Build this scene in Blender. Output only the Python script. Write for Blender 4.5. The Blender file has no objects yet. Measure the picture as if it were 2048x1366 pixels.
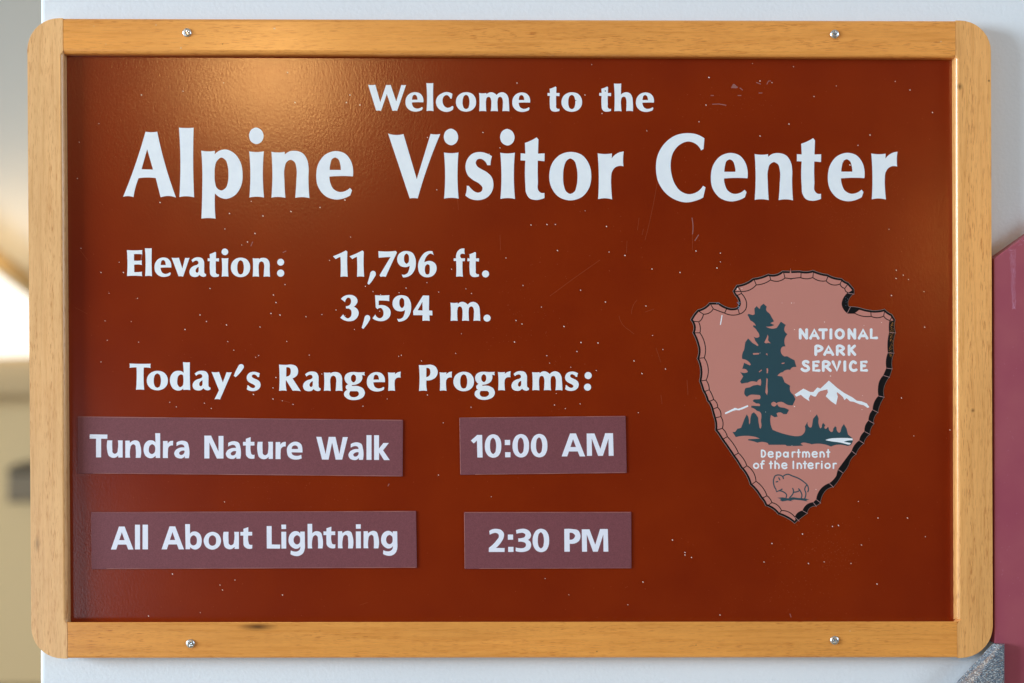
import bpy, bmesh, math, random
from mathutils import Vector, Matrix, Euler
from mathutils.geometry import tessellate_polygon
random.seed(7)
S = bpy.context.scene
COL = S.collection
ZC = 1.65                       # height of the sign's centre above the floor

# ------------------------------------------------------------------ camera
cam_d = bpy.data.cameras.new('camera')
cam = bpy.data.objects.new('camera', cam_d); COL.objects.link(cam)
CAMP = Vector((-0.0134, -1.725, ZC + 0.0067))
CROT = Euler((math.pi/2 - 0.00569, 0.00090, -0.00803), 'XYZ')
cam.location = CAMP; cam.rotation_euler = CROT
cam_d.lens = 50; cam_d.sensor_width = 36
cam_d.clip_end = 100
cam_d.dof.use_dof = True; cam_d.dof.focus_distance = 1.71; cam_d.dof.aperture_fstop = 2.0
S.camera = cam
S.render.resolution_x = 1024; S.render.resolution_y = 683

# ------------------------------------------------------------------ world and lamps
W = bpy.data.worlds.new('World'); S.world = W; W.use_nodes = True
bg = W.node_tree.nodes['Background']
bg.inputs[0].default_value = (0.80, 0.90, 1.0, 1); bg.inputs[1].default_value = 0.03

def area(name, loc, target, sx, sy, power, color, shape='RECTANGLE'):
    d = bpy.data.lights.new(name, 'AREA'); d.shape = shape; d.size = sx; d.size_y = sy
    d.energy = power; d.color = color
    o = bpy.data.objects.new(name, d); COL.objects.link(o); o.location = loc
    o.rotation_euler = (Vector(target) - Vector(loc)).to_track_quat('-Z', 'Y').to_euler()
    return o
area('window_light', (-7.2, -2.9, ZC + 1.1), (0.1, 0, ZC), 2.8, 3.0, 980, (0.70, 0.86, 1.0))
area('right_fill_light', (4.6, -2.6, ZC + 0.9), (0.0, 0, ZC), 2.0, 2.0, 112, (0.66, 0.83, 1.0))  # added fill from the right, unseen, evens out the main window light
area('sheen_light', (-2.5, -3.9, ZC - 1.05), (-0.5, 0, ZC - .3), 1.4, 1.0, 10, (0.80, 0.88, 1.0))  # unseen cool source added for the sheen at the board's lower left
area('ceiling_lamp', (-0.87, -3.6, ZC + 0.98), (-0.28, 0, ZC + .3), 0.20, 0.20, 11.5, (1.0, 0.56, 0.19), 'DISK')
area('hall_lamp', (2.02, -3.9, ZC + 0.34), (0.5, 0, ZC), 0.4, 0.4, 3.6, (1.0, 0.42, 0.10), 'DISK')
area('back_room_fill', (-1.2, 1.2, 1.6), (-2.6, 5.0, 1.4), 1.6, 1.6, 30, (1.0, 0.91, 0.80))  # added fill hidden behind the white wall, brightens the back wall evenly
pl = bpy.data.lights.new('case_lamp', 'POINT'); pl.energy = 6; pl.color = (1.0, 0.72, 0.38); pl.shadow_soft_size = .12
plo = bpy.data.objects.new('case_lamp', pl); COL.objects.link(plo)

S.view_settings.view_transform = 'Standard'; S.view_settings.look = 'None'
S.view_settings.exposure = 0.10; S.view_settings.gamma = 1
S.render.engine = 'CYCLES'

# ------------------------------------------------------------------ helpers
CM = CROT.to_matrix()
def at(px, py, y=0.0):
    """world point on the vertical plane Y = y that photo pixel (px, py) sees"""
    v = CM @ Vector(((px-1024)/2844.4, -(py-683)/2844.4, -1))
    t = (y - CAMP.y)/v.y
    p = CAMP + v*t
    return (p.x, p.z)

def lin(r, g, b):
    f = lambda c: (c/255/12.92) if c/255 <= .04045 else ((c/255+.055)/1.055)**2.4
    return (f(r), f(g), f(b), 1)

def spline(pts, closed=True, n=7):
    """pts: list of (x, y, smooth). Corners break the tangent, smooth points are interpolated."""
    N = len(pts); out = []
    segs = N if closed else N-1
    for i in range(segs):
        p1 = pts[i]; p2 = pts[(i+1) % N]
        if not p1[2] and not p2[2]:
            out.append((p1[0], p1[1])); continue
        p0 = pts[i-1] if (p1[2] and (closed or i > 0)) else None
        p3 = pts[(i+2) % N] if (p2[2] and (closed or i+2 < N)) else None
        d = math.hypot(p2[0]-p1[0], p2[1]-p1[1]) + 1e-9
        def tan(a, b, c):
            da = math.hypot(b[0]-a[0], b[1]-a[1])+1e-9; dc = math.hypot(c[0]-b[0], c[1]-b[1])+1e-9
            ka = dc/(da+dc); kc = da/(da+dc)
            return ((b[0]-a[0])/da*ka+(c[0]-b[0])/dc*kc, (b[1]-a[1])/da*ka+(c[1]-b[1])/dc*kc)
        t1 = tan(p0, p1, p2) if p0 else None
        t2 = tan(p1, p2, p3) if p3 else None
        ch = ((p2[0]-p1[0])/d, (p2[1]-p1[1])/d)
        def refl(t):
            k = t[0]*ch[0]+t[1]*ch[1]
            return (2*k*ch[0]-t[0], 2*k*ch[1]-t[1])
        if t1 is None: t1 = refl(t2) if t2 else ch
        if t2 is None: t2 = refl(t1)
        for k in range(n):
            u = k/n; u2 = u*u; u3 = u2*u
            h = (2*u3-3*u2+1, u3-2*u2+u, -2*u3+3*u2, u3-u2)
            out.append((h[0]*p1[0]+h[1]*d*t1[0]+h[2]*p2[0]+h[3]*d*t2[0],
                        h[0]*p1[1]+h[1]*d*t1[1]+h[2]*p2[1]+h[3]*d*t2[1]))
    if not closed: out.append((pts[-1][0], pts[-1][1]))
    return out

def parse(s):
    res = []
    for part in s.split('|'):
        c = []
        for tok in part.split():
            sm = tok.endswith('~')
            a, b = tok.rstrip('~').split(',')
            c.append((float(a), float(b), sm))
        if c: res.append(c)
    return res

def circ(x, y, rx, ry=None):
    ry = ry or rx
    return ' '.join('%.1f,%.1f~' % (x+rx*math.cos(a*math.pi/4), y+ry*math.sin(a*math.pi/4)) for a in range(8))

def link(name, me, mat, parent=None, center=None):
    o = bpy.data.objects.new(name, me); COL.objects.link(o)
    if mat: me.materials.append(mat)
    if center is not None:
        for v in me.vertices: v.co -= center
        o.location = center
    if parent is not None:
        o.parent = parent
        base = Vector((0, 0, 0)); p = parent
        while p is not None:
            base += p.location; p = p.parent
        o.location = o.location - base
    return o

def centre(vs):
    n = len(vs); return Vector((sum(v[0] for v in vs)/n, sum(v[1] for v in vs)/n, sum(v[2] for v in vs)/n))

def plate(name, contours, yb, yf, mat, parent=None, draft=0.0):
    """solid plate: contours are lists of (X, Z); first outline, then holes; yb back, yf front"""
    cl = []
    for c in contours:
        d = []
        for p in c:
            if not d or math.hypot(p[0]-d[-1][0], p[1]-d[-1][1]) > 1e-6: d.append(p)
        if math.hypot(d[0][0]-d[-1][0], d[0][1]-d[-1][1]) < 1e-6: d.pop()
        cl.append(d)
    tris = tessellate_polygon([[Vector((p[0], p[1], 0)) for p in c] for c in cl])
    flat = [p for c in cl for p in c]; n = len(flat)
    vs = [(p[0], yf, p[1]) for p in flat] + [(p[0], yb, p[1]) for p in flat]
    fs = []
    for t in tris:
        a, b, c = [flat[i] for i in t]
        area2 = (b[0]-a[0])*(c[1]-a[1])-(b[1]-a[1])*(c[0]-a[0])
        if abs(area2) < 1e-13: continue
        fs.append(tuple(t) if area2 > 0 else tuple(reversed(t)))
    k = 0
    for c in cl:
        m = len(c)
        ar = sum(c[i][0]*c[(i+1) % m][1]-c[(i+1) % m][0]*c[i][1] for i in range(m))
        outer = (k == 0) or (c is not cl[0] and not inside(c[0], cl[0]))
        ccw = ar > 0
        for i in range(m):
            j = (i+1) % m
            q = (k+i, k+i+n, k+j+n, k+j)
            if ccw != outer: q = tuple(reversed(q))
            fs.append(q)
        k += m
    ce = centre(vs)
    me = bpy.data.meshes.new(name)
    me.from_pydata([tuple(Vector(v)-ce) for v in vs], [], fs); me.update()
    me.materials.append(mat)
    o = bpy.data.objects.new(name, me); COL.objects.link(o)
    base = Vector((0, 0, 0)); p = parent
    while p is not None:
        base += p.location; p = p.parent
    if parent is not None: o.parent = parent
    o.location = ce - base
    return o

def inside(p, c):
    r = False; n = len(c)
    for i in range(n):
        a = c[i]; b = c[i-1]
        if (a[1] > p[1]) != (b[1] > p[1]) and p[0] < (b[0]-a[0])*(p[1]-a[1])/(b[1]-a[1])+a[0]: r = not r
    return r

def ribbon_data(lines, yb, h, vs, fs):
    """domed strokes. lines: list of (points (X,Z), halfwidth or list)"""
    for pts, w in lines:
        d = [pts[0]]
        for p in pts[1:]:
            if math.hypot(p[0]-d[-1][0], p[1]-d[-1][1]) > 1e-6: d.append(p)
        pts = d
        n = len(pts)
        ws = w if isinstance(w, list) else [w]*n
        rows = []
        for i, p in enumerate(pts):
            if n == 1: t = (1, 0)
            else:
                a = pts[max(0, i-1)]; b = pts[min(n-1, i+1)]
                L = math.hypot(b[0]-a[0], b[1]-a[1]) or 1
                t = ((b[0]-a[0])/L, (b[1]-a[1])/L)
            m = (-t[1], t[0]); ww = ws[i]
            r = []
            for (s, hh) in ((1, 0), (.72, .75), (0, 1), (-.72, .75), (-1, 0)):
                r.append(len(vs)); vs.append((p[0]+m[0]*ww*s, yb-h*hh, p[1]+m[1]*ww*s))
            rows.append((r, t, ww, p))
        for i in range(n-1):
            for k in range(4):
                fs.append((rows[i][0][k], rows[i][0][k+1], rows[i+1][0][k+1], rows[i+1][0][k]))
        for (r, t, ww, p), sg in ((rows[0], -1), (rows[-1], 1)):
            m = (-t[1], t[0]); cap = []
            for a in (60, 30, 0, -30, -60):
                ca = math.cos(math.radians(a)); sa = math.sin(math.radians(a))
                cap.append(len(vs)); vs.append((p[0]+m[0]*ww*sa+sg*t[0]*ww*ca, yb, p[1]+m[1]*ww*sa+sg*t[1]*ww*ca))
            ring = [r[0]]+cap+[r[4]]
            c = r[2]
            ring2 = [r[0], cap[0], cap[1], cap[2], cap[3], cap[4], r[4], r[3], c, r[1]]
            f1 = [c, r[1], r[0], cap[0], cap[1], cap[2]]
            f2 = [c, cap[2], cap[3], cap[4], r[4], r[3]]
            fs.append(tuple(f1)); fs.append(tuple(f2))

def strokes(name, lines, yb, h, mat, parent=None, stuff=False):
    vs = []; fs = []
    ribbon_data(lines, yb, h, vs, fs)
    ce = centre(vs)
    me = bpy.data.meshes.new(name); me.from_pydata(vs, [], fs)
    bm = bmesh.new(); bm.from_mesh(me)
    for f in bm.faces:
        f.normal_update()
        if f.normal.y > 0: f.normal_flip()
    bm.to_mesh(me); bm.free(); me.update()
    o = link(name, me, mat, parent, ce)
    if stuff: o['kind'] = 'stuff'
    return o

def empty(name, loc, label=None, cat=None, group=None):
    o = bpy.data.objects.new(name, None); COL.objects.link(o); o.location = loc
    o.empty_display_size = .02
    if label: o['label'] = label
    if cat: o['category'] = cat
    if group: o['group'] = group
    return o

# ------------------------------------------------------------------ materials
def mat(name, color, rough=.5, spec=.5, metal=0):
    m = bpy.data.materials.new(name); m.use_nodes = True
    b = m.node_tree.nodes['Principled BSDF']
    b.inputs['Base Color'].default_value = color
    b.inputs['Roughness'].default_value = rough
    b.inputs['Metallic'].default_value = metal
    b.inputs['Specular IOR Level'].default_value = spec
    return m, m.node_tree, b

def noise(nt, scale, detail=2, mapping=None, rot=None, off=(0, 0, 0), rough=.5):
    tc = nt.nodes.new('ShaderNodeTexCoord'); mp = nt.nodes.new('ShaderNodeMapping')
    n = nt.nodes.new('ShaderNodeTexNoise')
    nt.links.new(tc.outputs['Object'], mp.inputs['Vector']); nt.links.new(mp.outputs[0], n.inputs['Vector'])
    if mapping: mp.inputs['Scale'].default_value = mapping
    if rot: mp.inputs['Rotation'].default_value = rot
    mp.inputs['Location'].default_value = off
    n.inputs['Scale'].default_value = scale; n.inputs['Detail'].default_value = detail
    n.inputs['Roughness'].default_value = rough
    return n.outputs['Fac']

def ramp(nt, fac, stops):
    r = nt.nodes.new('ShaderNodeValToRGB'); nt.links.new(fac, r.inputs[0])
    e = r.color_ramp.elements
    e[0].position, e[0].color = stops[0]; e[1].position, e[1].color = stops[-1]
    for p, c in stops[1:-1]:
        x = e.new(p); x.color = c
    return r.outputs[0]

def mix(nt, a, b, fac, mode='MIX'):
    m = nt.nodes.new('ShaderNodeMix'); m.data_type = 'RGBA'; m.blend_type = mode
    for sock, v in ((m.inputs[6], a), (m.inputs[7], b), (m.inputs[0], fac)):
        if isinstance(v, bpy.types.NodeSocket): nt.links.new(v, sock)
        else: sock.default_value = v
    return m.outputs[2]

def bump(nt, b, h, strength, dist):
    n = nt.nodes.new('ShaderNodeBump'); nt.links.new(h, n.inputs['Height'])
    n.inputs['Strength'].default_value = strength; n.inputs['Distance'].default_value = dist
    nt.links.new(n.outputs[0], b.inputs['Normal'])

G = lambda v: (v, v, v, 1)

def wood(name, light, dark, horizontal, seed, knots=()):
    m, nt, b = mat(name, light, .30, .5)
    s1 = (14, 200, 260) if horizontal else (260, 200, 14)
    s2 = (85, 500, 1250) if horizontal else (1250, 500, 85)
    s3 = (3.0, 20, 26) if horizontal else (26, 20, 3.0)
    off = (seed*3.1, seed*1.7, seed*2.3)
    n1 = noise(nt, 1, 3, s1, off=off); n2 = noise(nt, 1, 2, s2, off=off); n3 = noise(nt, 1, 2, s3, off=off)
    mid = tuple((light[i]*.78+dark[i]*.22) for i in range(3))+(1,)
    c1 = ramp(nt, n1, [(.32, mid), (.62, light)])
    c3 = ramp(nt, n3, [(.35, G(.90)), (.65, G(1.05))])
    c = mix(nt, c1, c3, 1.0, 'MULTIPLY')
    # short dark pores, gathered in bands
    n4 = noise(nt, 1, 1, tuple(v*.35 for v in s1), off=(9+seed, 4, 2))
    pore = ramp(nt, n2, [(.56, G(0)), (.64, G(1))])
    band = ramp(nt, n4, [(.38, G(.25)), (.62, G(.8))])
    pf = mix(nt, mix(nt, pore, G(.95), 1.0, 'MULTIPLY'), band, 1.0, 'MULTIPLY')
    c = mix(nt, c, dark, pf)
    # pale ray flecks
    n5 = noise(nt, 1, 1, tuple(v*.8 for v in s2), off=(2+seed, 8, 5))
    fl = ramp(nt, n5, [(.66, G(0)), (.74, G(.35))])
    c = mix(nt, c, tuple(min(1, v*1.25) for v in light[:3])+(1,), fl)
    for (kx, kz, rx, rz, st) in knots:
        tc = nt.nodes.new('ShaderNodeTexCoord'); mp = nt.nodes.new('ShaderNodeMapping')
        mp.inputs['Location'].default_value = (-kx/rx, 0, -kz/rz); mp.inputs['Scale'].default_value = (1/rx, 0, 1/rz)
        nt.links.new(tc.outputs['Object'], mp.inputs['Vector'])
        g = nt.nodes.new('ShaderNodeTexGradient'); g.gradient_type = 'SPHERICAL'
        nt.links.new(mp.outputs[0], g.inputs[0])
        f = ramp(nt, g.outputs['Fac'], [(0.0, G(0)), (.9, G(st))])
        f = mix(nt, f, ramp(nt, n1, [(.3, G(1)), (.6, G(.7))]), 1.0, 'MULTIPLY')
        c = mix(nt, c, lin(70, 38, 16), f)
    nt.links.new(c, b.inputs['Base Color'])
    bump(nt, b, pore, -.3, .0002)
    b.inputs['Coat Weight'].default_value = .45; b.inputs['Coat Roughness'].default_value = .2
    r = ramp(nt, n1, [(.3, G(.24)), (.7, G(.36))]); nt.links.new(r, b.inputs['Roughness'])
    return m

M_WHITE, nt, b = mat('white_vinyl', lin(236, 242, 248), .42, .4)
c = ramp(nt, noise(nt, 70, 3), [(.3, lin(232, 239, 246)), (.7, lin(239, 245, 250))]); nt.links.new(c, b.inputs['Base Color'])

M_BOARD, nt, b = mat('brown_board', lin(114, 30, 2), .3, .75)
n_low = noise(nt, 9, 3); n_fine = noise(nt, 420, 2)
c = ramp(nt, n_low, [(.3, lin(124, 33, 1)), (.7, lin(134, 40, 2))])
c = mix(nt, c, lin(132, 46, 6), ramp(nt, n_fine, [(.5, G(0)), (.8, G(.16))]))
nt.links.new(c, b.inputs['Base Color'])
peel = noise(nt, 1, 3, (440, 400, 260), rot=(0, math.radians(-32), 0), rough=.6)
bump(nt, b, peel, .15, .0006)
b.inputs['Roughness'].default_value = .20

M_STRIP, nt, b = mat('plum_magnet', lin(118, 66, 70), .55, .5)
c = ramp(nt, noise(nt, 900, 2), [(.3, lin(108, 56, 63)), (.7, lin(128, 70, 78))]); nt.links.new(c, b.inputs['Base Color'])
bump(nt, b, noise(nt, 700, 2), .2, .0002)
M_STRIPTXT, _, _ = mat('strip_lettering', lin(234, 237, 250), .5, .4)
M_SALMON, nt, b = mat('salmon_vinyl', lin(196, 130, 118), .45, .4)
bump(nt, b, noise(nt, 1, 3, (300, 300, 200)), .1, .0006)
M_BLACK, _, _ = mat('black_vinyl', (.003, .003, .004, 1), .5, .2)
M_TEAL, nt, b = mat('dark_teal_vinyl', lin(38, 72, 82), .45, .4)
M_GREY, _, _ = mat('grey_vinyl_edge', lin(140, 128, 122), .5, .4)
M_PALELINE, _, _ = mat('pale_line', lin(196, 150, 148), .5, .3)
M_DUST, _, _ = mat('pale_dust', lin(255, 244, 236), .8, .2)
M_DUST2, _, _ = mat('faint_dust', lin(146, 66, 34), .8, .2)
M_SCUFF, _, _ = mat('pale_scuff', lin(150, 96, 88), .7, .3)
M_CREAM, _, _ = mat('cream_spot', lin(240, 214, 176), .6, .3)
M_DENT, _, _ = mat('dark_spot', lin(96, 54, 22), .7, .2)
M_GOLD, _, _ = mat('worn_gold', lin(176, 116, 48), .6, .3)
M_METAL, nt, b = mat('zinc_screw', (.78, .82, .86, 1), .32, .5, 1)
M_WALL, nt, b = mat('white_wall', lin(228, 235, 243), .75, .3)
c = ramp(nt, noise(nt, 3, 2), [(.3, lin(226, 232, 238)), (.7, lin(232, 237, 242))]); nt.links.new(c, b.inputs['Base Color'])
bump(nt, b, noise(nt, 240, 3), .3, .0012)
M_MAROON, nt, b = mat('maroon_paint', lin(156, 76, 94), .38, .5)
c = ramp(nt, noise(nt, 14, 3), [(.3, lin(156, 70, 90)), (.7, lin(166, 84, 96))]); nt.links.new(c, b.inputs['Base Color'])
bump(nt, b, noise(nt, 300, 2), .06, .0008)
M_TAN, _, _ = mat('tan_wall', lin(196, 170, 128), .8, .2)
M_UPPER, _, _ = mat('grey_upper_wall', lin(186, 184, 178), .8, .2)
M_CEIL, _, _ = mat('grey_ceiling', lin(190, 188, 182), .8, .2)
M_SHELF, _, _ = mat('brown_trim', lin(166, 142, 106), .7, .2)
M_FLOOR, _, _ = mat('tan_floor', lin(150, 130, 100), .7, .3)
M_BEAM, _, _ = mat('bronze_trim', lin(178, 150, 104), .6, .3)
M_BOX, _, _ = mat('grey_box', lin(112, 98, 78), .6, .3)
M_BOXD, _, _ = mat('grey_box_lid', lin(86, 74, 56), .6, .3)

M_STONE, nt, b = mat('speckled_stone', G(.3), .24, .6)
tc = nt.nodes.new('ShaderNodeTexCoord'); vo = nt.nodes.new('ShaderNodeTexVoronoi')
mp = nt.nodes.new('ShaderNodeMapping'); mp.inputs['Rotation'].default_value = (0, math.radians(35), 0); mp.inputs['Scale'].default_value = (640, 900, 1500)
nt.links.new(tc.outputs['Object'], mp.inputs[0]); nt.links.new(mp.outputs[0], vo.inputs['Vector']); vo.inputs['Scale'].default_value = 1
sep = nt.nodes.new('ShaderNodeSeparateColor'); nt.links.new(vo.outputs['Color'], sep.inputs[0])
c = ramp(nt, sep.outputs[0], [(0, lin(62, 74, 90)), (.25, lin(92, 106, 122)), (.5, lin(120, 134, 148)), (.72, lin(104, 104, 106)), (.9, lin(176, 186, 192)), (1, lin(205, 210, 210))])
c = mix(nt, c, lin(150, 110, 80), ramp(nt, sep.outputs[1], [(.9, G(0)), (.93, G(.7))]))
nt.links.new(c, b.inputs['Base Color'])
bump(nt, b, sep.outputs[2], .5, .0006)

m_ = bpy.data.materials.new('lit_diffuser'); m_.use_nodes = True
nt = m_.node_tree; nt.nodes.clear()
o_ = nt.nodes.new('ShaderNodeOutputMaterial'); e_ = nt.nodes.new('ShaderNodeEmission')
e_.inputs[0].default_value = (1, .93, .80, 1); e_.inputs[1].default_value = 1.5
nt.links.new(e_.outputs[0], o_.inputs[0]); M_LIT = m_

# ------------------------------------------------------------------ setting

def prism(name, poly, yb, yf, m, parent=None, bevel=None, seg=3, front_only=None, kind=None):
    """poly (X,Z) ccw from the front; bevel: list of edge indices (edge i joins vertex i and i+1) of the FRONT rim"""
    bm = bmesh.new()
    ce = Vector((sum(p[0] for p in poly)/len(poly), (yb+yf)/2, sum(p[1] for p in poly)/len(poly)))
    ybf = yb if callable(yb) else (lambda i: (poly[i][0], yb, poly[i][1]))
    fv = [bm.verts.new(Vector((p[0], yf, p[1]))-ce) for p in poly]
    bv = [bm.verts.new(Vector(ybf(i))-ce) for i in range(len(poly))]
    n = len(poly)
    bm.faces.new(fv); bm.faces.new(list(reversed(bv)))
    for i in range(n):
        j = (i+1) % n
        bm.faces.new((fv[j], fv[i], bv[i], bv[j]))
    if bevel:
        for off, idx in bevel:
            es = []
            for i in idx:
                e = bm.edges.get((fv[i], fv[(i+1) % n])) if fv[i].is_valid and fv[(i+1) % n].is_valid else None
                if e: es.append(e)
            bmesh.ops.bevel(bm, geom=es, offset=off, segments=seg, profile=.5, affect='EDGES', clamp_overlap=True)
    bmesh.ops.recalc_face_normals(bm, faces=bm.faces)
    me = bpy.data.meshes.new(name); bm.to_mesh(me); bm.free()
    for f in me.polygons: f.use_smooth = False
    me.materials.append(m)
    o = bpy.data.objects.new(name, me); COL.objects.link(o)
    base = Vector((0, 0, 0)); p = parent
    while p is not None:
        base += p.location; p = p.parent
    if parent is not None: o.parent = parent
    o.location = ce-base
    if kind: o['kind'] = kind
    return o

# the white wall the sign hangs on: its left end stops just inside the sign's left edge
a = at(79.8, 0); b_ = at(79.2, 1366)
sl = (b_[0]-a[0])/(b_[1]-a[1])
xw = lambda z: a[0]+sl*(z-a[1])
zb, zt = 0.0, 3.3
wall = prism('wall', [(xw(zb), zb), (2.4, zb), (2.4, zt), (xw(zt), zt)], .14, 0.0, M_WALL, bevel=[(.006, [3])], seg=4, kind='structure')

YF = 5.0
P0 = lambda x, y: at(x, y, YF-.012)
bw = prism('back_wall', [(-5, 0), (3, 0), (3, 3.3), (-5, 3.3)], YF+.1, YF, M_TAN, kind='structure')
def slab(name, x0, x1, y0, y1, z0, z1, m, kind=None, parent=None):
    bm = bmesh.new(); bmesh.ops.create_cube(bm, size=1)
    c = Vector(((x0+x1)/2, (y0+y1)/2, (z0+z1)/2))
    bmesh.ops.scale(bm, vec=(x1-x0, y1-y0, z1-z0), verts=bm.verts)
    me = bpy.data.meshes.new(name); bm.to_mesh(me); bm.free(); me.materials.append(m)
    o = bpy.data.objects.new(name, me); COL.objects.link(o); o.location = c
    if kind: o['kind'] = kind
    if parent:
        o.parent = parent; o.location = c-parent.location
    return o
prism('upper_wall', [P0(-400, 380), P0(140, 660), P0(140, -60), P0(-400, -60)], YF-.0005, YF-.012, M_UPPER, kind='structure')
slab('floor', -6, 4, -5, YF+.1, -.1, -.004, M_FLOOR, 'structure')

# lit display case on the back wall, seen out of focus
def P(px, py, y): return at(px, py, y)
yl = YF-.35
case = empty('display_case', (P(20, 640, yl)[0], yl, P(20, 640, yl)[1]),
             'glowing white display case with bronze top trim, blurred behind the sign\'s left edge', 'display case')
lit = prism('diffuser', [P(-260, 724, yl), P(90, 712, yl), P(90, 622, yl), P(-260, 356, yl)], YF-.002, yl, M_LIT, case)
prism('top_trim', [P(-260, 350, yl-.03), P(92, 620, yl-.03), P(92, 607, yl-.03), P(-260, 337, yl-.03)], YF-.002, yl-.03, M_BEAM, case)
prism('base_trim', [P(-260, 792, yl+.1), P(100, 788, yl+.1), P(100, 726, yl+.1), P(-260, 728, yl+.1)], YF-.002, yl+.1, M_SHELF, case)
plo.location = (P(-40, 470, yl)[0], yl+.02, P(-40, 470, yl)[1])
yb2 = YF-.2
bx = empty('wall_box', (P(36, 968, yb2)[0], yb2, P(36, 968, yb2)[1]), 'dark grey box on the tan back wall, blurred beside the sign\'s left stile', 'box')
prism('case', [P(12, 1006, yb2), P(140, 1002, yb2), P(140, 945, yb2), P(14, 945, yb2)], YF-.002, yb2, M_BOX, bx, bevel=[(.02, [0, 1, 2, 3])])
prism('lid', [P(10, 944, yb2-.03), P(142, 944, yb2-.03), P(142, 930, yb2-.03), P(24, 930, yb2-.03)], YF-.002, yb2-.03, M_BOXD, bx, bevel=[(.004, [0, 1, 2, 3])])
# panel frieze line on the back wall (a darker strip under the case)
slab('ceiling', -6, 4, -5, YF+.1, 3.3, 3.4, M_CEIL, 'structure')

# ------------------------------------------------------------------ the sign
YBRD = -.010; YFR = -.024
so = Vector((0, 0, ZC))
sign = empty('sign', so, 'brown visitor center welcome sign in a wide oak frame with arrowhead emblem and four screws', 'sign')

def line(p, q):
    return lambda z: p[0]+(q[0]-p[0])*(z-p[1])/(q[1]-p[1])
def isect(p1, p2, p3, p4):
    x1, y1 = p1; x2, y2 = p2; x3, y3 = p3; x4, y4 = p4
    d = (x1-x2)*(y3-y4)-(y1-y2)*(x3-x4)
    return (((x1*y2-y1*x2)*(x3-x4)-(x1-x2)*(x3*y4-y3*x4))/d, ((x1*y2-y1*x2)*(y3-y4)-(y1-y2)*(x3*y4-y3*x4))/d)
yo = -.021
TL, TR, BL, BR = at(55.8, 37.2, yo), at(1980, 42.3, yo), at(64.6, 1316, yo), at(1984, 1314.6, yo)
L1, L2 = at(133.3, 112, YBRD), at(141.4, 1244, YBRD)
R1, R2 = at(1904, 119.4, YBRD), at(1907, 1243, YBRD)
T1, T2 = at(133.3, 112, YBRD), at(1903.3, 119.4, YBRD)
B1, B2 = at(135, 1244.6, YFR), at(1912, 1243.2, YFR)
def arc(c0, c, c1, r, n=9):
    """round the corner c between directions to c0 and c1"""
    u = Vector((c0[0]-c[0], c0[1]-c[1])).normalized(); v = Vector((c1[0]-c[0], c1[1]-c[1])).normalized()
    th = math.acos(u.dot(v)); t = r/math.tan(th/2)
    p0 = Vector(c)+u*t; p1 = Vector(c)+v*t
    o = Vector(c)+(u+v).normalized()*(r/math.sin(th/2))
    a0 = math.atan2(p0.y-o.y, p0.x-o.x); a1 = math.atan2(p1.y-o.y, p1.x-o.x)
    d = (a1-a0+math.pi) % (2*math.pi)-math.pi
    return [(o.x+r*math.cos(a0+d*k/n), o.y+r*math.sin(a0+d*k/n)) for k in range(n+1)]
RC = .0375
g = .00025
W_L = wood('oak_left', lin(246, 194, 134), lin(190, 122, 66), False, 1, [(-.012, -.245, .004, .012, .5)])
W_R = wood('oak_right', lin(244, 180, 108), lin(178, 108, 54), False, 2, [(-.018, .303, .0045, .005, .8), (-.002, -.085, .003, .003, .8), (.017, .31, .0018, .0018, 1.0)])
W_T = wood('oak_top', lin(242, 165, 82), lin(182, 104, 44), True, 3)
W_B = wood('oak_bottom', lin(242, 165, 80), lin(180, 100, 42), True, 4, [(-.306, .0165, .026, .0055, 1), (.10, -.014, .0016, .0012, 1)])

lt = isect(L1, L2, TL, TR); lb = isect(L1, L2, BL, BR)
lo_t = isect(L1, L2, T1, T2); lo_b = isect(L1, L2, B1, B2)
aTL = arc(TR, TL, BL, RC); aBL = arc(TL, BL, BR, RC)
def toward(p, q, d):
    L = math.hypot(q[0]-p[0], q[1]-p[1]); return (p[0]+(q[0]-p[0])*d/L, p[1]+(q[1]-p[1])*d/L)
poly = aTL + aBL + [lb, toward(lo_b, lb, .0025), toward(lo_b, lo_t, .003), toward(lo_t, lo_b, .001), toward(lo_t, lt, .0035), lt]
n1 = len(aTL)+len(aBL)
outer_e = list(range(0, n1-1))
left_stile = prism('left_stile', poly, -.0005, YFR, W_L, sign, bevel=[(.0040, outer_e), (.0054, [n1+2])], seg=9)
rt = isect(R1, R2, TL, TR); rb = isect(R1, R2, BL, BR)
ro_t = isect(R1, R2, T1, T2); ro_b = isect(R1, R2, B1, B2)
aBR = arc(BL, BR, TR, RC); aTR = arc(BR, TR, TL, RC)
poly = aBR + aTR + [rt, toward(ro_t, rt, .0035), toward(ro_t, ro_b, .001), toward(ro_b, ro_t, .003), toward(ro_b, rb, .0025), rb]
n1 = len(aBR)+len(aTR)
right_stile = prism('right_stile', poly, -.0005, YFR, W_R, sign, bevel=[(.0036, list(range(0, n1-1))), (.0054, [n1+2])], seg=9)
sh = lambda p, d: (p[0]+d, p[1])
yrail = YFR+.0002
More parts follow.
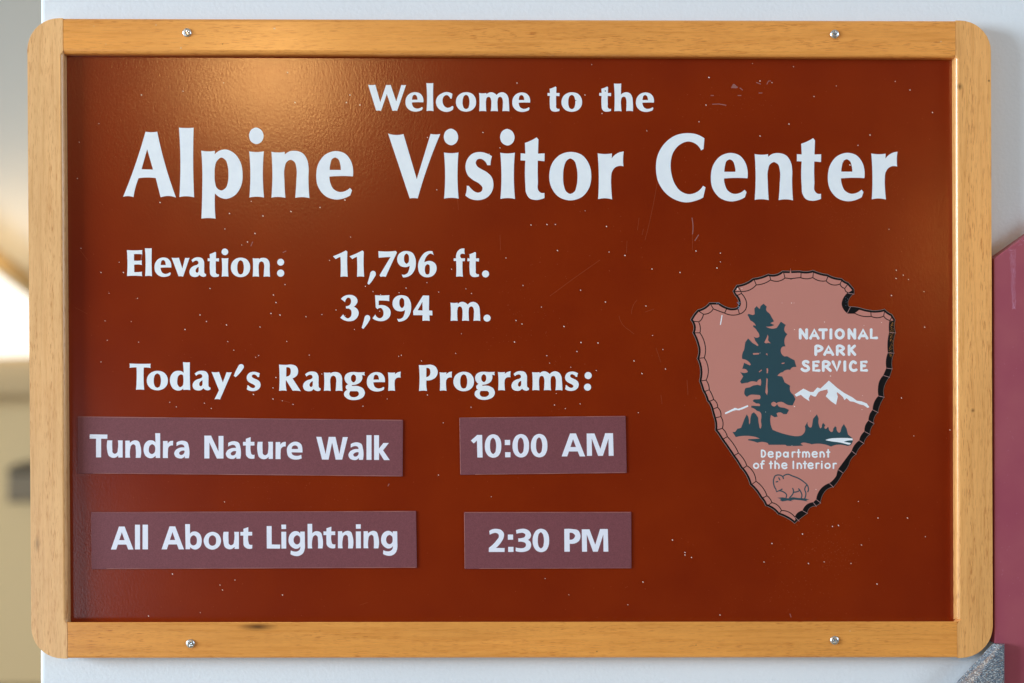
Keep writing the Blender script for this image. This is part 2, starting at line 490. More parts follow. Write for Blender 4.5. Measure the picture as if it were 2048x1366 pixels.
# rails sit between the stiles
top_rail = prism('top_rail', [sh(lo_t, g), sh(ro_t, -g), sh(rt, -g), sh(lt, g)], -.0005, yrail, W_T, sign, bevel=[(.0054, [0]), (.0036, [2])], seg=4)
bot = [sh(lb, g), sh(rb, -g), sh(ro_b, -g), sh(lo_b, g)]
ybk = -.0005
bott = prism('bottom_rail', bot, ybk, yrail, W_B, sign, bevel=[(.003, [0]), (.0006, [2])], seg=3)
for v in bott.data.vertices:                       # groove under the inner lip holds the board
    if v.co.y > .008 and v.co.z > 0.01: v.co.z -= .007
board = plate('board', [[(lo_b[0]-.006, lo_b[1]-.012), (ro_b[0]+.006, ro_b[1]-.012), (ro_t[0]+.006, ro_t[1]+.004), (lo_t[0]-.006, lo_t[1]+.004)]], -.004, YBRD, M_BOARD, sign)

# screws
def screw(px, py, rot):
    X, Z = at(px, py, YFR)
    bm = bmesh.new(); R = .0054; H = .0024; seg = 28
    prof = [(R, 0), (R*.985, H*.3), (R*.9, H*.62), (R*.72, H*.85), (R*.45, H*.98), (0.0001, H)]
    rings = [[bm.verts.new((r*math.cos(2*math.pi*k/seg), -h, r*math.sin(2*math.pi*k/seg))) for k in range(seg)] for r, h in prof]
    for i in range(len(rings)-1):
        for k in range(seg):
            bm.faces.new((rings[i][k], rings[i][(k+1) % seg], rings[i+1][(k+1) % seg], rings[i+1][k]))
    bm.faces.new(rings[-1]); bm.faces.new(list(reversed(rings[0])))
    bmesh.ops.recalc_face_normals(bm, faces=bm.faces)
    for f in bm.faces: f.smooth = True
    me = bpy.data.meshes.new('t'); bm.to_mesh(me); bm.free()
    head = bpy.data.objects.new('screw', me); COL.objects.link(head)
    cb = bmesh.new(); w = .00062; L = .0030
    pts = [(w, w), (w, L), (-w, L), (-w, w), (-L, w), (-L, -w), (-w, -w), (-w, -L), (w, -L), (w, -w), (L, -w), (L, w)]
    c, s = math.cos(rot), math.sin(rot)
    f0 = [cb.verts.new((x*c-z*s, -.0035, x*s+z*c)) for x, z in pts]
    f1 = [cb.verts.new((x*c*.75-z*s*.75, -.0008, x*s*.75+z*c*.75)) for x, z in pts]
    cb.faces.new(f0); cb.faces.new(list(reversed(f1)))
    for i in range(12):
        j = (i+1) % 12; cb.faces.new((f0[j], f0[i], f1[i], f1[j]))
    bmesh.ops.recalc_face_normals(cb, faces=cb.faces)
    cm = bpy.data.meshes.new('c'); cb.to_mesh(cm); cb.free()
    cut = bpy.data.objects.new('cut', cm); COL.objects.link(cut)
    md = head.modifiers.new('b', 'BOOLEAN'); md.object = cut; md.operation = 'DIFFERENCE'; md.solver = 'EXACT'
    dg = bpy.context.evaluated_depsgraph_get()
    res = bpy.data.meshes.new_from_object(head.evaluated_get(dg))
    head.modifiers.clear(); head.data = res; res.name = 'screw'; res.materials.clear(); res.materials.append(M_METAL)
    bpy.data.objects.remove(cut)
    head.parent = sign; head.location = Vector((X, YFR-.0001, Z))-so
for sx, sy, r in ((374, 65.5, .5), (1669, 68.5, .9), (381, 1287, .95), (1669, 1280.5, .7)): screw(sx, sy, r)

# ------------------------------------------------------------------ lettering
# glyph: (outline, baseline, vertical unit) in tracing units
T6 = 1/6.504; T10 = 1/(10.24*.402)
OPT = {
'A': ('397,152 475,159~ 549,152 655,590~ 793,1008 690,988~ 594,1006 530,755 415,748~ 306,757 265,880~ 240,1003 175,990~ 106,998 240,650~ | 418,378 345,640 495,645', 1003, T6),
'l': ('832,97 930,103~ 1022,99 1016,550~ 1028,1005 930,990~ 838,1001 851,550~', 1003, T6),
'p': ('1122,395 1210,405~ 1300,398 1296,445 1350,400~ 1440,380~ 1545,425~ 1630,540~ 1660,690~ 1638,860~ 1560,975~ 1440,1022~ 1360,1000~ 1300,950 1298,1120~ 1308,1280 1215,1272~ 1124,1279 1135,900~ 1135,600~ | 1385,485~ 1325,530~ 1298,620~ 1295,700~ 1300,800~ 1325,880~ 1385,913~ 1440,880~ 1470,800~ 1476,700~ 1468,600~ 1440,520~', 1003, T6),
'i': ('272,98~ 208,130~ 183,205~ 210,280~ 285,313~ 345,280~ 370,205~ 340,130~ | 185,407 278,417~ 374,407 361,700~ 376,1008 285,997~ 187,1008 200,700~', 1008, T6),
'n': ('474,410 560,420~ 645,412 648,448 700,410~ 780,398~ 880,430~ 940,520~ 957,620~ 955,750~ 968,1013 875,1000~ 783,1010 797,800~ 798,620~ 775,545~ 725,515~ 670,545~ 645,620~ 643,800~ 655,1010 565,998~ 474,1006 486,700~', 1008, T6),
'e': ('1535,727 1537,640~ 1510,530~ 1430,430~ 1310,398~ 1180,440~ 1085,560~ 1057,700~ 1080,860~ 1180,985~ 1320,1028~ 1420,1012~ 1500,975 1523,908 1497,877 1430,920~ 1360,930~ 1280,890~ 1237,800~ 1228,730 1380,722~ | 1232,643 1240,570~ 1265,500~ 1305,482~ 1345,505~ 1370,570~ 1378,643', 1008, T6),
'V': ('40,175 140,195~ 240,182 413,770 593,180 655,188~ 718,182 612,445~ 425,1020 375,1015~ 322,1020', 1020, T6),
's': ('1392,470 1340,440~ 1240,414~ 1130,440~ 1065,520~ 1047,620~ 1080,720~ 1150,780~ 1225,825~ 1268,880~ 1255,925~ 1215,942~ 1160,925~ 1120,890~ 1090,855 1063,852 1060,920~ 1045,978 1110,1022~ 1215,1040~ 1320,1010~ 1390,930~ 1410,830~ 1390,745~ 1330,680~ 1250,635~ 1200,600~ 1180,555~ 1200,512~ 1245,502~ 1290,525~ 1330,585 1372,585 1378,520~', 1022, T6),
't': ('410,228 435,255 429,440 515,437 513,538 427,530 428,800~ 436,920~ 465,948~ 513,950 513,1017 460,1035~ 400,1042~ 320,1020~ 275,950~ 265,850~ 265,530 203,527 204,435 265,440 259,300 340,268~', 1030, T6),
'o': ('848,415~ 720,450~ 620,550~ 576,700~ 600,870~ 700,1000~ 848,1045~ 1000,1000~ 1095,880~ 1122,740~ 1095,580~ 1000,455~ | 848,500~ 800,530~ 765,620~ 755,730~ 765,850~ 800,935~ 848,960~ 900,935~ 932,850~ 943,740~ 932,620~ 900,530~', 1030, T6),
'r': ('1205,433 1300,443~ 1391,435 1388,500 1450,440~ 1545,410 1536,500~ 1541,603 1480,598~ 1430,620~ 1390,680~ 1380,760~ 1383,900~ 1394,1033 1300,1018~ 1211,1030 1220,730~', 1033, T6),
'C': ('708,243 620,195~ 480,175~ 330,205~ 180,320~ 95,480~ 78,620~ 105,800~ 210,960~ 340,1045~ 470,1075~ 590,1055~ 692,1012 722,880 690,860 620,935~ 500,968~ 400,930~ 320,830~ 280,710~ 268,580~ 300,430~ 380,330~ 500,283~ 590,310~ 665,398 696,382', 1040, T6),
'W': ('65,150 140,155~ 212,150 313,505 433,152 480,155~ 525,152 640,490 745,152 795,157~ 840,155 658,683 610,678~ 563,683 447,335 328,683 280,676~ 230,680', 683, T10),
'c': ('1790,335 1740,310~ 1680,297~ 1570,325~ 1480,400~ 1452,500~ 1480,600~ 1570,680~ 1670,703~ 1740,690~ 1800,655 1812,600 1785,580 1740,610~ 1690,620~ 1630,590~ 1595,530~ 1587,470~ 1605,400~ 1650,362~ 1690,362~ 1720,385~ 1745,430 1775,430', 688, T10),
'm': ('392,318 465,325~ 540,318 545,345 590,312~ 640,302~ 710,325~ 752,360 800,318~ 860,302~ 950,340~ 990,410~ 1000,500~ 1010,692 940,685~ 868,690 878,560~ 872,450~ 850,405~ 820,395~ 785,415~ 770,470~ 768,560~ 778,692 705,685~ 632,690 642,560~ 636,450~ 615,405~ 585,395~ 550,415~ 535,470~ 532,560~ 540,692 465,685~ 395,692 402,500~', 692, T10),
'h': ('1105,122 1180,128~ 1254,122 1248,350 1300,315~ 1370,302~ 1440,330~ 1480,400~ 1492,500~ 1495,692 1425,683~ 1357,690 1363,560~ 1358,450~ 1340,405~ 1305,392~ 1270,410~ 1252,460~ 1250,560~ 1262,692 1185,685~ 1113,692 1120,400~', 692, T10),
'E': ('90,103 240,110~ 405,103 400,145~ 405,190 320,183~ 235,185 235,320 320,322~ 397,315 392,360~ 398,408 320,397~ 238,402 240,555 325,555~ 400,545 395,590~ 405,637 250,628~ 93,635 102,370~', 635, T10),
'v': ('1005,265 1080,272~ 1155,265 1225,490 1283,268 1325,272~ 1372,268 1240,655 1195,645~ 1150,648', 650, T10),
'a': ('1412,312 1470,268~ 1550,253~ 1630,275~ 1668,340~ 1672,420~ 1672,520~ 1680,580~ 1712,600 1710,635 1675,652~ 1625,648~ 1575,610 1540,645~ 1480,657~ 1400,630~ 1370,555~ 1395,480~ 1460,430~ 1530,405~ 1552,385 1545,335~ 1510,320~ 1470,332~ 1438,358 | 1560,450 1520,475~ 1497,520~ 1505,560~ 1530,572~ 1553,550~ 1560,500~', 650, T10),
'1': ('60,228 200,170~ 325,108 355,135 350,350~ 362,648 290,640~ 215,648 220,400~ 213,238 160,260~ 118,285', 645, T10),
',': ('768,785 815,620~ 835,550~ 880,525~ 925,545~ 937,600~ 905,665~ 798,808', 645, T10),
'7': ('990,122 1180,130~ 1345,118 1372,150 1280,340~ 1142,648 1088,641~ 1035,648 1015,615 1240,240 1120,247~ 998,257', 645, T10),
'9': ('1470,603 1530,608~ 1590,570~ 1620,500~ 1632,425 1580,448~ 1530,452~ 1440,425~ 1385,350~ 1375,290~ 1400,200~ 1480,135~ 1570,122~ 1680,155~ 1745,260~ 1758,370~ 1735,500~ 1660,610~ 1570,655~ 1495,662 | 1568,175~ 1530,205~ 1515,280~ 1530,350~ 1570,385~ 1608,350~ 1618,280~ 1605,205~', 648, T10),
'6': ('665,127 610,122~ 520,150~ 430,250~ 375,390~ 375,470~ 400,570~ 470,640~ 570,660~ 670,630~ 735,550~ 750,480~ 735,400~ 680,345~ 600,325~ 545,335~ 500,355 515,290~ 560,215~ 620,175~ 690,207 | 565,393~ 525,425~ 510,490~ 515,550~ 535,595~ 565,605~ 595,590~ 610,530~ 612,460~ 600,410~', 648, T10),
'f': ('1322,75 1318,130~ 1328,190 1285,178~ 1245,190~ 1232,220~ 1245,260~ 1262,275 1330,275 1327,330 1280,332 1278,500~ 1288,650 1215,643~ 1150,650 1155,480~ 1150,330 1100,325 1100,275 1148,275 1150,210~ 1180,130~ 1240,82~', 650, T10),
'.': (circ(1752, 593, 72), 650, T10),
'3': ('122,183 190,125~ 290,100~ 390,120~ 455,190~ 460,240~ 430,300~ 385,345 450,385~ 485,460~ 465,545~ 390,620~ 280,640~ 190,620~ 110,567 168,498 200,545~ 265,582~ 320,545~ 340,480~ 325,410~ 275,378 228,378 225,330 290,315~ 325,265~ 325,200~ 300,163~ 270,155~ 230,185~ 208,248', 633, T10),
'5': ('820,107 970,112~ 1115,105 1110,165~ 1113,228 1000,217~ 895,218 893,315 960,308~ 1060,335~ 1130,410~ 1140,470~ 1110,560~ 1020,625~ 930,638~ 840,620~ 768,580 825,500 860,555~ 920,580~ 975,545~ 995,480~ 980,410~ 945,370~ 905,370~ 870,393 835,355', 633, T10),
'4': ('1800,112 1925,115 1922,420 1990,425 1993,520 1930,518 1937,633 1862,627~ 1790,633 1792,515 1605,515 1600,430 | 1790,240 1692,415 1792,420', 633, T10),
'T': ('40,122 260,130~ 475,127 468,170~ 472,215 400,205~ 333,205 328,430~ 342,662 260,655~ 175,660 188,430~ 185,202 110,203~ 42,210 47,165~', 660, T10),
'd': ('1137,92 1205,100~ 1277,97 1275,400~ 1285,667 1210,660~ 1147,665 1140,635 1095,668~ 1040,677~ 940,640~ 885,550~ 870,460~ 895,360~ 970,285~ 1050,272~ 1100,280~ 1152,312 1145,200~ | 1138,362 1090,346~ 1045,375~ 1020,460~ 1030,560~ 1075,608~ 1115,590~ 1140,555 1147,450~', 665, T10),
'y': ('340,290 420,297~ 492,290 570,505 648,295 700,300~ 752,297 512,852 455,845~ 400,850 492,665', 665, T10),
"'": ('795,365 870,200~ 910,138~ 950,127~ 990,150~ 1000,190~ 970,240~ 833,393', 665, T10),
'g': ('1888,295 1880,330~ 1895,365 1830,355 1838,420~ 1800,500~ 1720,545~ 1620,560 1640,582 1760,585~ 1860,640~ 1890,720~ 1860,800~ 1780,850~ 1660,868~ 1540,840~ 1470,760~ 1480,705~ 1540,660 1508,630~ 1508,580~ 1555,545 1495,480~ 1480,410~ 1510,340~ 1580,302~ 1660,293~ 1770,300~ | 1660,345~ 1620,375~ 1608,425~ 1625,480~ 1662,505~ 1700,475~ 1712,420~ 1700,370~ | 1600,685 1730,685 1765,715~ 1765,760~ 1720,800~ 1660,810~ 1600,790~ 1575,740~', 680, T10),
'R': ('133,145 270,152~ 390,145~ 480,175~ 525,270~ 505,360~ 408,425 580,690 500,679~ 413,680 275,460 273,560~ 290,683 215,675~ 135,683 145,400~ | 283,203 350,210~ 375,290~ 350,365~ 280,390', 683, T10),
'P': ('130,152 250,156~ 370,145~ 470,185~ 515,280~ 490,385~ 400,452~ 283,468 282,560~ 297,683 215,675~ 133,685 145,400~ | 283,210 345,225~ 368,295~ 345,370~ 283,402', 683, T10),
}
S8 = 1/8.192; SX = 1/10.24
FRU = {
'T': ('243,358 530,362 530,430 428,430 428,735 345,735 345,430 240,428', 735, S8),
'u': ('522,460 605,460 605,600~ 612,660~ 648,680~ 685,660~ 700,600~ 700,460 780,460 780,740 708,740 706,705 660,740~ 600,742~ 545,710~ 522,640~', 740, S8),
'n': ('825,462 898,460 905,498 950,465~ 1000,455~ 1055,475~ 1082,540~ 1085,742 1003,742 1003,590~ 995,540~ 965,520~ 925,540~ 908,600~ 908,740 825,740', 740, S8),
'd': ('1315,338 1395,340 1395,745 1325,745 1318,708 1275,742~ 1230,748~ 1160,715~ 1125,640~ 1123,590~ 1145,510~ 1200,460~ 1250,455~ 1290,465~ 1318,492 | 1265,520~ 1225,545~ 1208,600~ 1220,660~ 1258,682~ 1298,660~ 1315,600~ 1303,545~', 743, S8),
'r': ('1442,467 1515,465 1520,510 1555,472~ 1608,465 1605,540 1560,545~ 1530,575~ 1523,630~ 1523,745 1440,745', 745, S8),
'a': ('1665,490 1720,467~ 1780,462~ 1850,490~ 1875,560~ 1875,748 1808,748 1805,715 1765,748~ 1720,752~ 1650,725~ 1625,670~ 1650,615~ 1710,580~ 1800,573 1785,535~ 1750,522~ 1705,530~ 1665,550 | 1802,625 1740,632~ 1708,665~ 1725,692~ 1755,695~ 1795,665~', 747, S8),
'N': ('235,378 345,378 468,640 468,383 548,383 548,753 440,753 318,490 318,752 235,752', 752, S8),
't': ('993,402 993,480 1055,480 1055,540 993,540 995,640~ 1010,685~ 1058,690 1055,752 1020,758~ 960,745~ 920,700~ 915,640~ 915,540 868,540 868,480 915,480 915,430', 757, S8),
'e': ('1843,655 1843,610~ 1820,520~ 1770,485~ 1715,478~ 1640,510~ 1590,580~ 1587,640~ 1610,720~ 1670,762~ 1740,772~ 1830,752 1822,692 1770,710~ 1720,708~ 1675,685~ 1662,652 | 1665,598 1680,555~ 1720,538~ 1758,555~ 1770,598', 765, S8),
'W': ('430,398 515,400 583,680 635,400 745,400 808,680 865,403 947,403 855,772 748,772 690,490 632,772 525,770', 772, S8),
'l': ('1253,372 1335,373 1335,777 1253,777', 777, S8),
'k': ('1378,372 1458,373 1458,590 1530,500 1620,500 1525,620 1635,780 1540,780 1460,655 1458,777 1378,777', 777, S8),
'A': ('515,312 608,312 752,688 667,688 636,607 497,607 470,688 383,688 | 562,405 520,535 608,535', 687, S8),
'b': ('1600,272 1680,272 1680,430 1720,398~ 1765,392~ 1840,430~ 1872,510~ 1872,580~ 1845,650~ 1790,685~ 1725,680~ 1685,648 1680,683 1608,683 | 1740,455~ 1695,485~ 1682,545~ 1695,600~ 1738,622~ 1780,600~ 1795,540~ 1780,480~', 683, S8),
'o': ('205,392~ 110,430~ 60,535~ 100,640~ 205,685~ 305,640~ 345,535~ 300,430~ | 203,450~ 158,475~ 142,535~ 158,600~ 203,622~ 250,600~ 265,535~ 250,475~', 675, S8),
'L': ('1092,303 1173,303 1175,605 1315,607 1312,673 1095,670', 672, S8),
'i': ('1333,278 1410,278 1410,350 1335,350 | 1333,395 1412,395 1413,670 1335,670', 670, S8),
'g': ('1645,395 1718,395 1720,560~ 1718,680~ 1690,750~ 1620,793~ 1550,793~ 1482,765 1488,705 1540,722~ 1600,718~ 1635,690~ 1645,638 1610,670~ 1570,677~ 1500,645~ 1455,580~ 1450,520~ 1475,440~ 1530,395~ 1580,388~ 1615,400~ 1642,428 | 1590,455~ 1550,480~ 1533,530~ 1550,585~ 1590,607~ 1630,585~ 1643,530~ 1632,478~', 672, S8),
'h': ('1762,268 1840,268 1842,425 1880,395~ 1930,388~ 1990,415~ 2012,480~ 2015,670 1938,670 1938,530~ 1930,475~ 1898,452~ 1860,475~ 1843,530~ 1842,670 1765,670', 670, S8),
'1': ('455,460 555,460 565,922 458,920 450,575 383,635 325,575', 920, SX),
'0': ('780,447~ 690,480~ 630,570~ 610,690~ 630,810~ 690,895~ 780,927~ 880,895~ 935,800~ 948,690~ 930,560~ 870,475~ | 778,520~ 740,550~ 720,620~ 716,685~ 722,760~ 742,820~ 780,850~ 820,820~ 838,750~ 843,685~ 835,610~ 815,550~', 920, SX),
':': ('1020,560 1130,560 1130,665 1020,665 | 1027,812 1137,812 1137,915 1027,915', 915, SX),
'M': ('955,430 1115,430 1235,745 1335,424 1495,424 1507,887 1407,887 1403,535 1287,888 1190,888 1058,530 1065,888 962,888', 888, SX),
'2': ('600,478 660,447~ 740,437~ 840,460~ 898,530~ 895,610~ 850,700~ 735,828 915,830 912,910 590,910 592,825 750,670~ 795,600~ 785,545~ 735,520~ 670,530~ 610,558', 910, SX),
'3': ('1147,465 1230,442~ 1330,440~ 1410,480~ 1450,560~ 1430,630~ 1385,665 1440,710~ 1452,780~ 1415,865~ 1330,905~ 1240,913~ 1140,895 1142,818 1230,836~ 1300,830~ 1345,790~ 1335,730~ 1280,706~ 1195,705 1193,632 1260,628~ 1325,600~ 1335,555~ 1290,522~ 1220,524~ 1157,540', 910, SX),
'P': ('497,440 650,440~ 780,470~ 828,580~ 800,680~ 720,733~ 608,740 610,905 500,905 | 605,518 665,522~ 718,580~ 670,650~ 605,658', 905, SX),
}

def interp(tab, x):
    if x <= tab[0][0]: return tab[0][1]
    for (a0, b0), (a1, b1) in zip(tab, tab[1:]):
        if x <= a1: return b0+(b1-b0)*(x-a0)/(a1-a0)
    return tab[-1][1]

def glyph(font, ch, x0, x1, base, vs, yb, yf, m, parent, word):
    path, bl, unit = font[ch]
    cs = [spline(c) for c in parse(path)]
    xs = [p[0] for c in cs for p in c]; mn, mx = min(xs), max(xs)
    conv = []
    for c in cs:
        conv.append([at(x0+(p[0]-mn)/(mx-mn)*(x1-x0), base+(p[1]-bl)*unit*vs, yf) for p in c])
    nm = 'numeral' if ch.isdigit() else ('punctuation_mark' if ch in ",.:'" else 'letter')
    o = plate(nm, conv, yb, yf, m, parent)
    if nm != 'punctuation_mark': o['label'] = 'white %s %s in "%s"' % (nm, ch, word)
    return o

YL = YBRD-.00025
def row(items, base, vs, font=OPT, yb=YBRD+.0001, yf=YL, m=M_WHITE, parent=sign):
    for word, L in items:
        for ch, x0, x1 in zip(word, L[::2], L[1::2]):
            if ch == '@': continue
            glyph(font, ch, x0, x1, interp(base, (x0+x1)/2), vs, yb, yf, m, parent, word.replace('@', ':'))
row([('Alpine', [246.3, 351.9, 357.9, 388.1, 402.5, 485.2, 498.1, 527.9, 542.9, 618.8, 632.5, 706.3]),
     ('Visitor', [776.1, 880.5, 887.6, 917.2, 930.7, 986.8, 1000.2, 1030, 1041.2, 1089.2, 1098.5, 1182.5, 1195.3, 1247.5]),
     ('Center', [1312, 1411, 1421.8, 1495.5, 1509.4, 1586.1, 1593.8, 1642.3, 1655.8, 1729.3, 1742.7, 1795])],
    [(300, 394.2), (510, 395), (850, 397), (1220, 398.8), (1530, 400), (1770, 399.2)], 1)
row([('Welcome', [736.3, 812, 810.9, 846.9, 852.6, 867, 871.8, 907, 911.8, 952.2, 958.1, 1018.6, 1024.5, 1060.4]),
     ('to', [1095.1, 1119, 1122.9, 1164.1]), ('the', [1198.6, 1222.2, 1227.9, 1266, 1271.9, 1308])],
    [(780, 221.7), (860, 222.2), (990, 222.6), (1300, 222.6)], .402)
EB = [(260, 552), (400, 553.3), (980, 553.4)]
row([('Elevation', [253.8, 284.6, 289.9, 303.9, 309, 342.7, 343.1, 379, 378.8, 412.2, 415.4, 437.9, 443.1, 456.9, 461.8, 500.3, 505.4, 540.1]),
     ('11,796', [665.9, 695.4, 699.1, 728.2, 735, 751.5, 756.7, 794, 794.3, 831.7, 836.1, 873.2]),
     ('ft.', [907.4, 929.9, 934.8, 958, 964, 978.2])], EB, .402)
row([('3,594', [680.7, 717.4, 723.5, 740.3, 745, 781.3, 785, 822.3, 826.3, 864.8]), ('m.', [900.9, 960.6, 967, 981.2])],
    [(0, 641.8)], .402)
row([("Today's", [258.9, 301.4, 293.6, 335.6, 339.8, 380.5, 385.1, 421, 423.2, 463.4, 467.6, 487.7, 493.3, 521.1]),
     ('Ranger', [558, 601.6, 606, 641.2, 647.8, 685.1, 688, 730.3, 733.7, 770, 775.9, 801.6]),
     ('Programs', [837.7, 875.3, 879.2, 904.1, 906.8, 947.9, 949.2, 990.2, 995.9, 1021.3, 1022.9, 1058.1, 1064.3, 1124.8, 1130, 1157.4])],
    [(280, 779.5), (400, 780.2), (580, 781.7), (850, 781.9), (1090, 780.7)], .402)
for (cx, cy, r) in ((561.3, 524.4, 6.9), (561.3, 546.3, 7.2), (1176.3, 751.1, 7.1), (1175.1, 774.3, 7.1)):
    plate('punctuation_mark', [[at(cx+r*math.cos(t*math.pi/12), cy-r*math.sin(t*math.pi/12), YL) for t in range(24)]], YBRD+.0001, YL, M_WHITE, sign)

PX2 = .0006; rw = random.Random(5)
M_EDGE, _, _ = mat('pale_strip_edge', lin(176, 120, 112), .6, .3)
# magnetic programme strips
def strip(corners, label, words, base):
    yf = YBRD-.0015
    pts = [at(x, y, yf) for x, y in corners]
    ce = Vector((sum(p[0] for p in pts)/4, YBRD, sum(p[1] for p in pts)/4))
    root = empty('program_strip', ce, label, 'magnetic strip', 'magnetic program strips on the brown board')
    prism('backing', pts, YBRD-.0001, yf, M_STRIP, root, bevel=[(.00025, [0, 1, 2, 3])], seg=2)
    (bl, br_, tr_, tl_) = corners
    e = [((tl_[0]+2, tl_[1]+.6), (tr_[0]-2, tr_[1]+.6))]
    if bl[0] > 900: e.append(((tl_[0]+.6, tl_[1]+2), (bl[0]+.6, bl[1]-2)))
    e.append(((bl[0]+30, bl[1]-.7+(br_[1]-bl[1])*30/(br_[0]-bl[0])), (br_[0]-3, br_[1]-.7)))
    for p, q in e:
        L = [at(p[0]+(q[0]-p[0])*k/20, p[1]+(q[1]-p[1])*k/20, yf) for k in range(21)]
        strokes('pale_edge', [(L, [PX2*rw.uniform(.15, .55) for _ in L])], yf, .00008, M_EDGE, root)  # thin pale line of uneven width along top, bottom and some left edges
    row(words, base, 1, FRU, yf+.0001, yf-.00012, M_STRIPTXT, root)
strip([(155.5, 946.8), (805.2, 952.8), (805.8, 839.9), (155.5, 832.9)], 'plum magnetic strip reading Tundra Nature Walk, upper left of the board',
      [('Tundra', [179.3, 214.7, 213.7, 245.2, 250.7, 282.4, 287.1, 320.3, 325.8, 346.3, 348.4, 378.9]),
       ('Nature', [408.7, 446.9, 451.7, 481.9, 486, 509.2, 514.3, 545.8, 551.1, 571.7, 573.7, 605]),
       ('Walk', [632.5, 695.6, 696.8, 727.1, 733, 743, 748.2, 779.6])],
      [(200, 914.7), (365, 916.3), (428, 916.9), (530, 917.8), (590, 918.4), (660, 919.2), (765, 919.8)])
strip([(183.3, 1138.3), (833.8, 1135.6), (831.9, 1022.1), (182.3, 1024.2)], 'plum magnetic strip reading All About Lightning, lowest on the left',
      [('All', [221.8, 266.8, 270, 280, 285.2, 295.9]), ('About', [323.1, 367.9, 370.3, 403.5, 407.3, 442.1, 446.1, 477.8, 480.9, 504.7]),
       ('Lightning', [533.3, 560.5, 562.7, 572.5, 577, 610, 615.1, 646, 647, 670.8, 675.9, 706.8, 711.7, 721.8, 727.2, 758.1, 762.1, 794.9])],
      [(245, 1098.9), (390, 1098.4), (545, 1097.2), (690, 1096.5), (800, 1096.4)])
strip([(920.7, 949.8), (1253.3, 945.9), (1251.1, 832), (918.8, 835.3)], 'short plum magnetic strip reading 10:00 AM',
      [('10:00', [941.7, 965.2, 969.6, 1002.6, 1009.6, 1021, 1025, 1058.1, 1061.7, 1094.8]), ('AM', [1123.3, 1170.3, 1173.3, 1227.2])],
      [(980, 914.8), (1080, 914), (1145, 912.7), (1200, 911.7)])
strip([(929.3, 1137.9), (1262.8, 1136.6), (1262.4, 1024), (928.3, 1024.3)], 'short plum magnetic strip reading 2:30 PM',
      [('2:30', [977.6, 1009.4, 1015.7, 1026.9, 1031.3, 1062.3, 1065.2, 1098.2]), ('PM', [1128.5, 1161, 1163.5, 1216.7])],
      [(1000, 1103.9), (1145, 1103.4)])

# ------------------------------------------------------------------ arrowhead emblem
def Z(region, s):
    ox, oy, k = {'1': (1370, 530, 8.035), '2': (1580, 530, 8.035), '3': (1370, 690, 8.035), '4': (1580, 690, 8.035),
                 '5': (1420, 800, 8.54), '6': (1580, 800, 8.54), 'B': (1470, 880, 7.588)}[region]
    return [[(ox+p[0]/k, oy+p[1]/k, p[2]) for p in c] for c in parse(s)]
def join(*a):
    r = []
    for reg, s in a: r += Z(reg, s)[0]
    return r
outline = join(
 ('1', '118,1090 138,1000~ 85,885 140,790~ 205,715 300,680~ 390,600 545,600 650,665~ 740,692~ 830,682 862,620~ 850,560~ 800,490 765,420 830,320 960,290~ 1090,210 1210,188~ 1335,140 1450,148~ 1560,92 1700,95~'),
 ('2', '0,95~ 165,90 275,100~ 368,80 490,125~ 608,148 700,190~ 830,212 900,265~ 940,280 1030,385 1035,460 970,520~ 935,600~ 945,665 1080,675~ 1240,715~ 1370,730~ 1520,705 1600,770~ 1640,790 1695,880 1680,985~ 1700,1085 1670,1200~'),
 ('4', '1662,20~ 1675,130 1640,250~ 1645,385 1600,520 1545,600~ 1510,700~ 1515,840 1450,960~ 1415,1085 1350,1190~ 1350,1265'),
 ('6', '1440,405 1380,500~ 1365,590 1290,670~ 1262,745 1165,850~ 1130,930 1040,1020~ 1000,1120~ 910,1250'),
 ('B', '1640,500 1590,590~ 1495,715 1400,750~ 1330,840~ 1300,960 1230,1005 1130,1040~ 1100,1115 1010,1180~ 905,1270 800,1195~ 650,1130 560,1045~ 460,1000 420,920~ 385,880 320,780~ 225,680 180,560~ 100,440'),
 ('5', '525,1170 460,1060~ 390,960 310,840~ 190,670 140,590~ 85,520 85,400~ 45,240~'),
 ('3', '425,1040 390,950~ 350,900 310,790~ 280,740 250,640~ 225,580 245,440~ 190,215 215,80~'),
 ('1', '200,1290~'))
OUT = spline(outline, n=5)
def off_in(pts, d):
    """offset a ccw/cw pixel polygon inward by d pixels"""
    n = len(pts); ar = sum(pts[i][0]*pts[(i+1) % n][1]-pts[(i+1) % n][0]*pts[i][1] for i in range(n))
    sg = 1 if ar > 0 else -1; o = []
    for i in range(n):
        a_, b2, c_ = pts[i-1], pts[i], pts[(i+1) % n]
        tx, ty = c_[0]-a_[0], c_[1]-a_[1]; L = math.hypot(tx, ty) or 1
        o.append((b2[0]-ty/L*d*sg, b2[1]+tx/L*d*sg))
    return o
Y0 = YBRD-.0003
emb = plate('emblem', [[at(x, y, Y0) for x, y in OUT]], YBRD+.0001, Y0, M_GREY, sign)
emb['label'] = 'arrowhead emblem with tree, mountain and bison'
def lay(name, px_contours, k, m, label=None):
    yb = Y0-.00008*(k-1)+.00002; yf = Y0-.00008*k
    o = plate(name, [[at(x, y, yf) for x, y in c] for c in px_contours], yb, yf, m, emb)
    if label: o['label'] = label
    return o
lay('black_border', [off_in(OUT, .75)], 1, M_BLACK)
face = off_in(OUT, 4.6)
lay('field', [face], 2, M_SALMON)

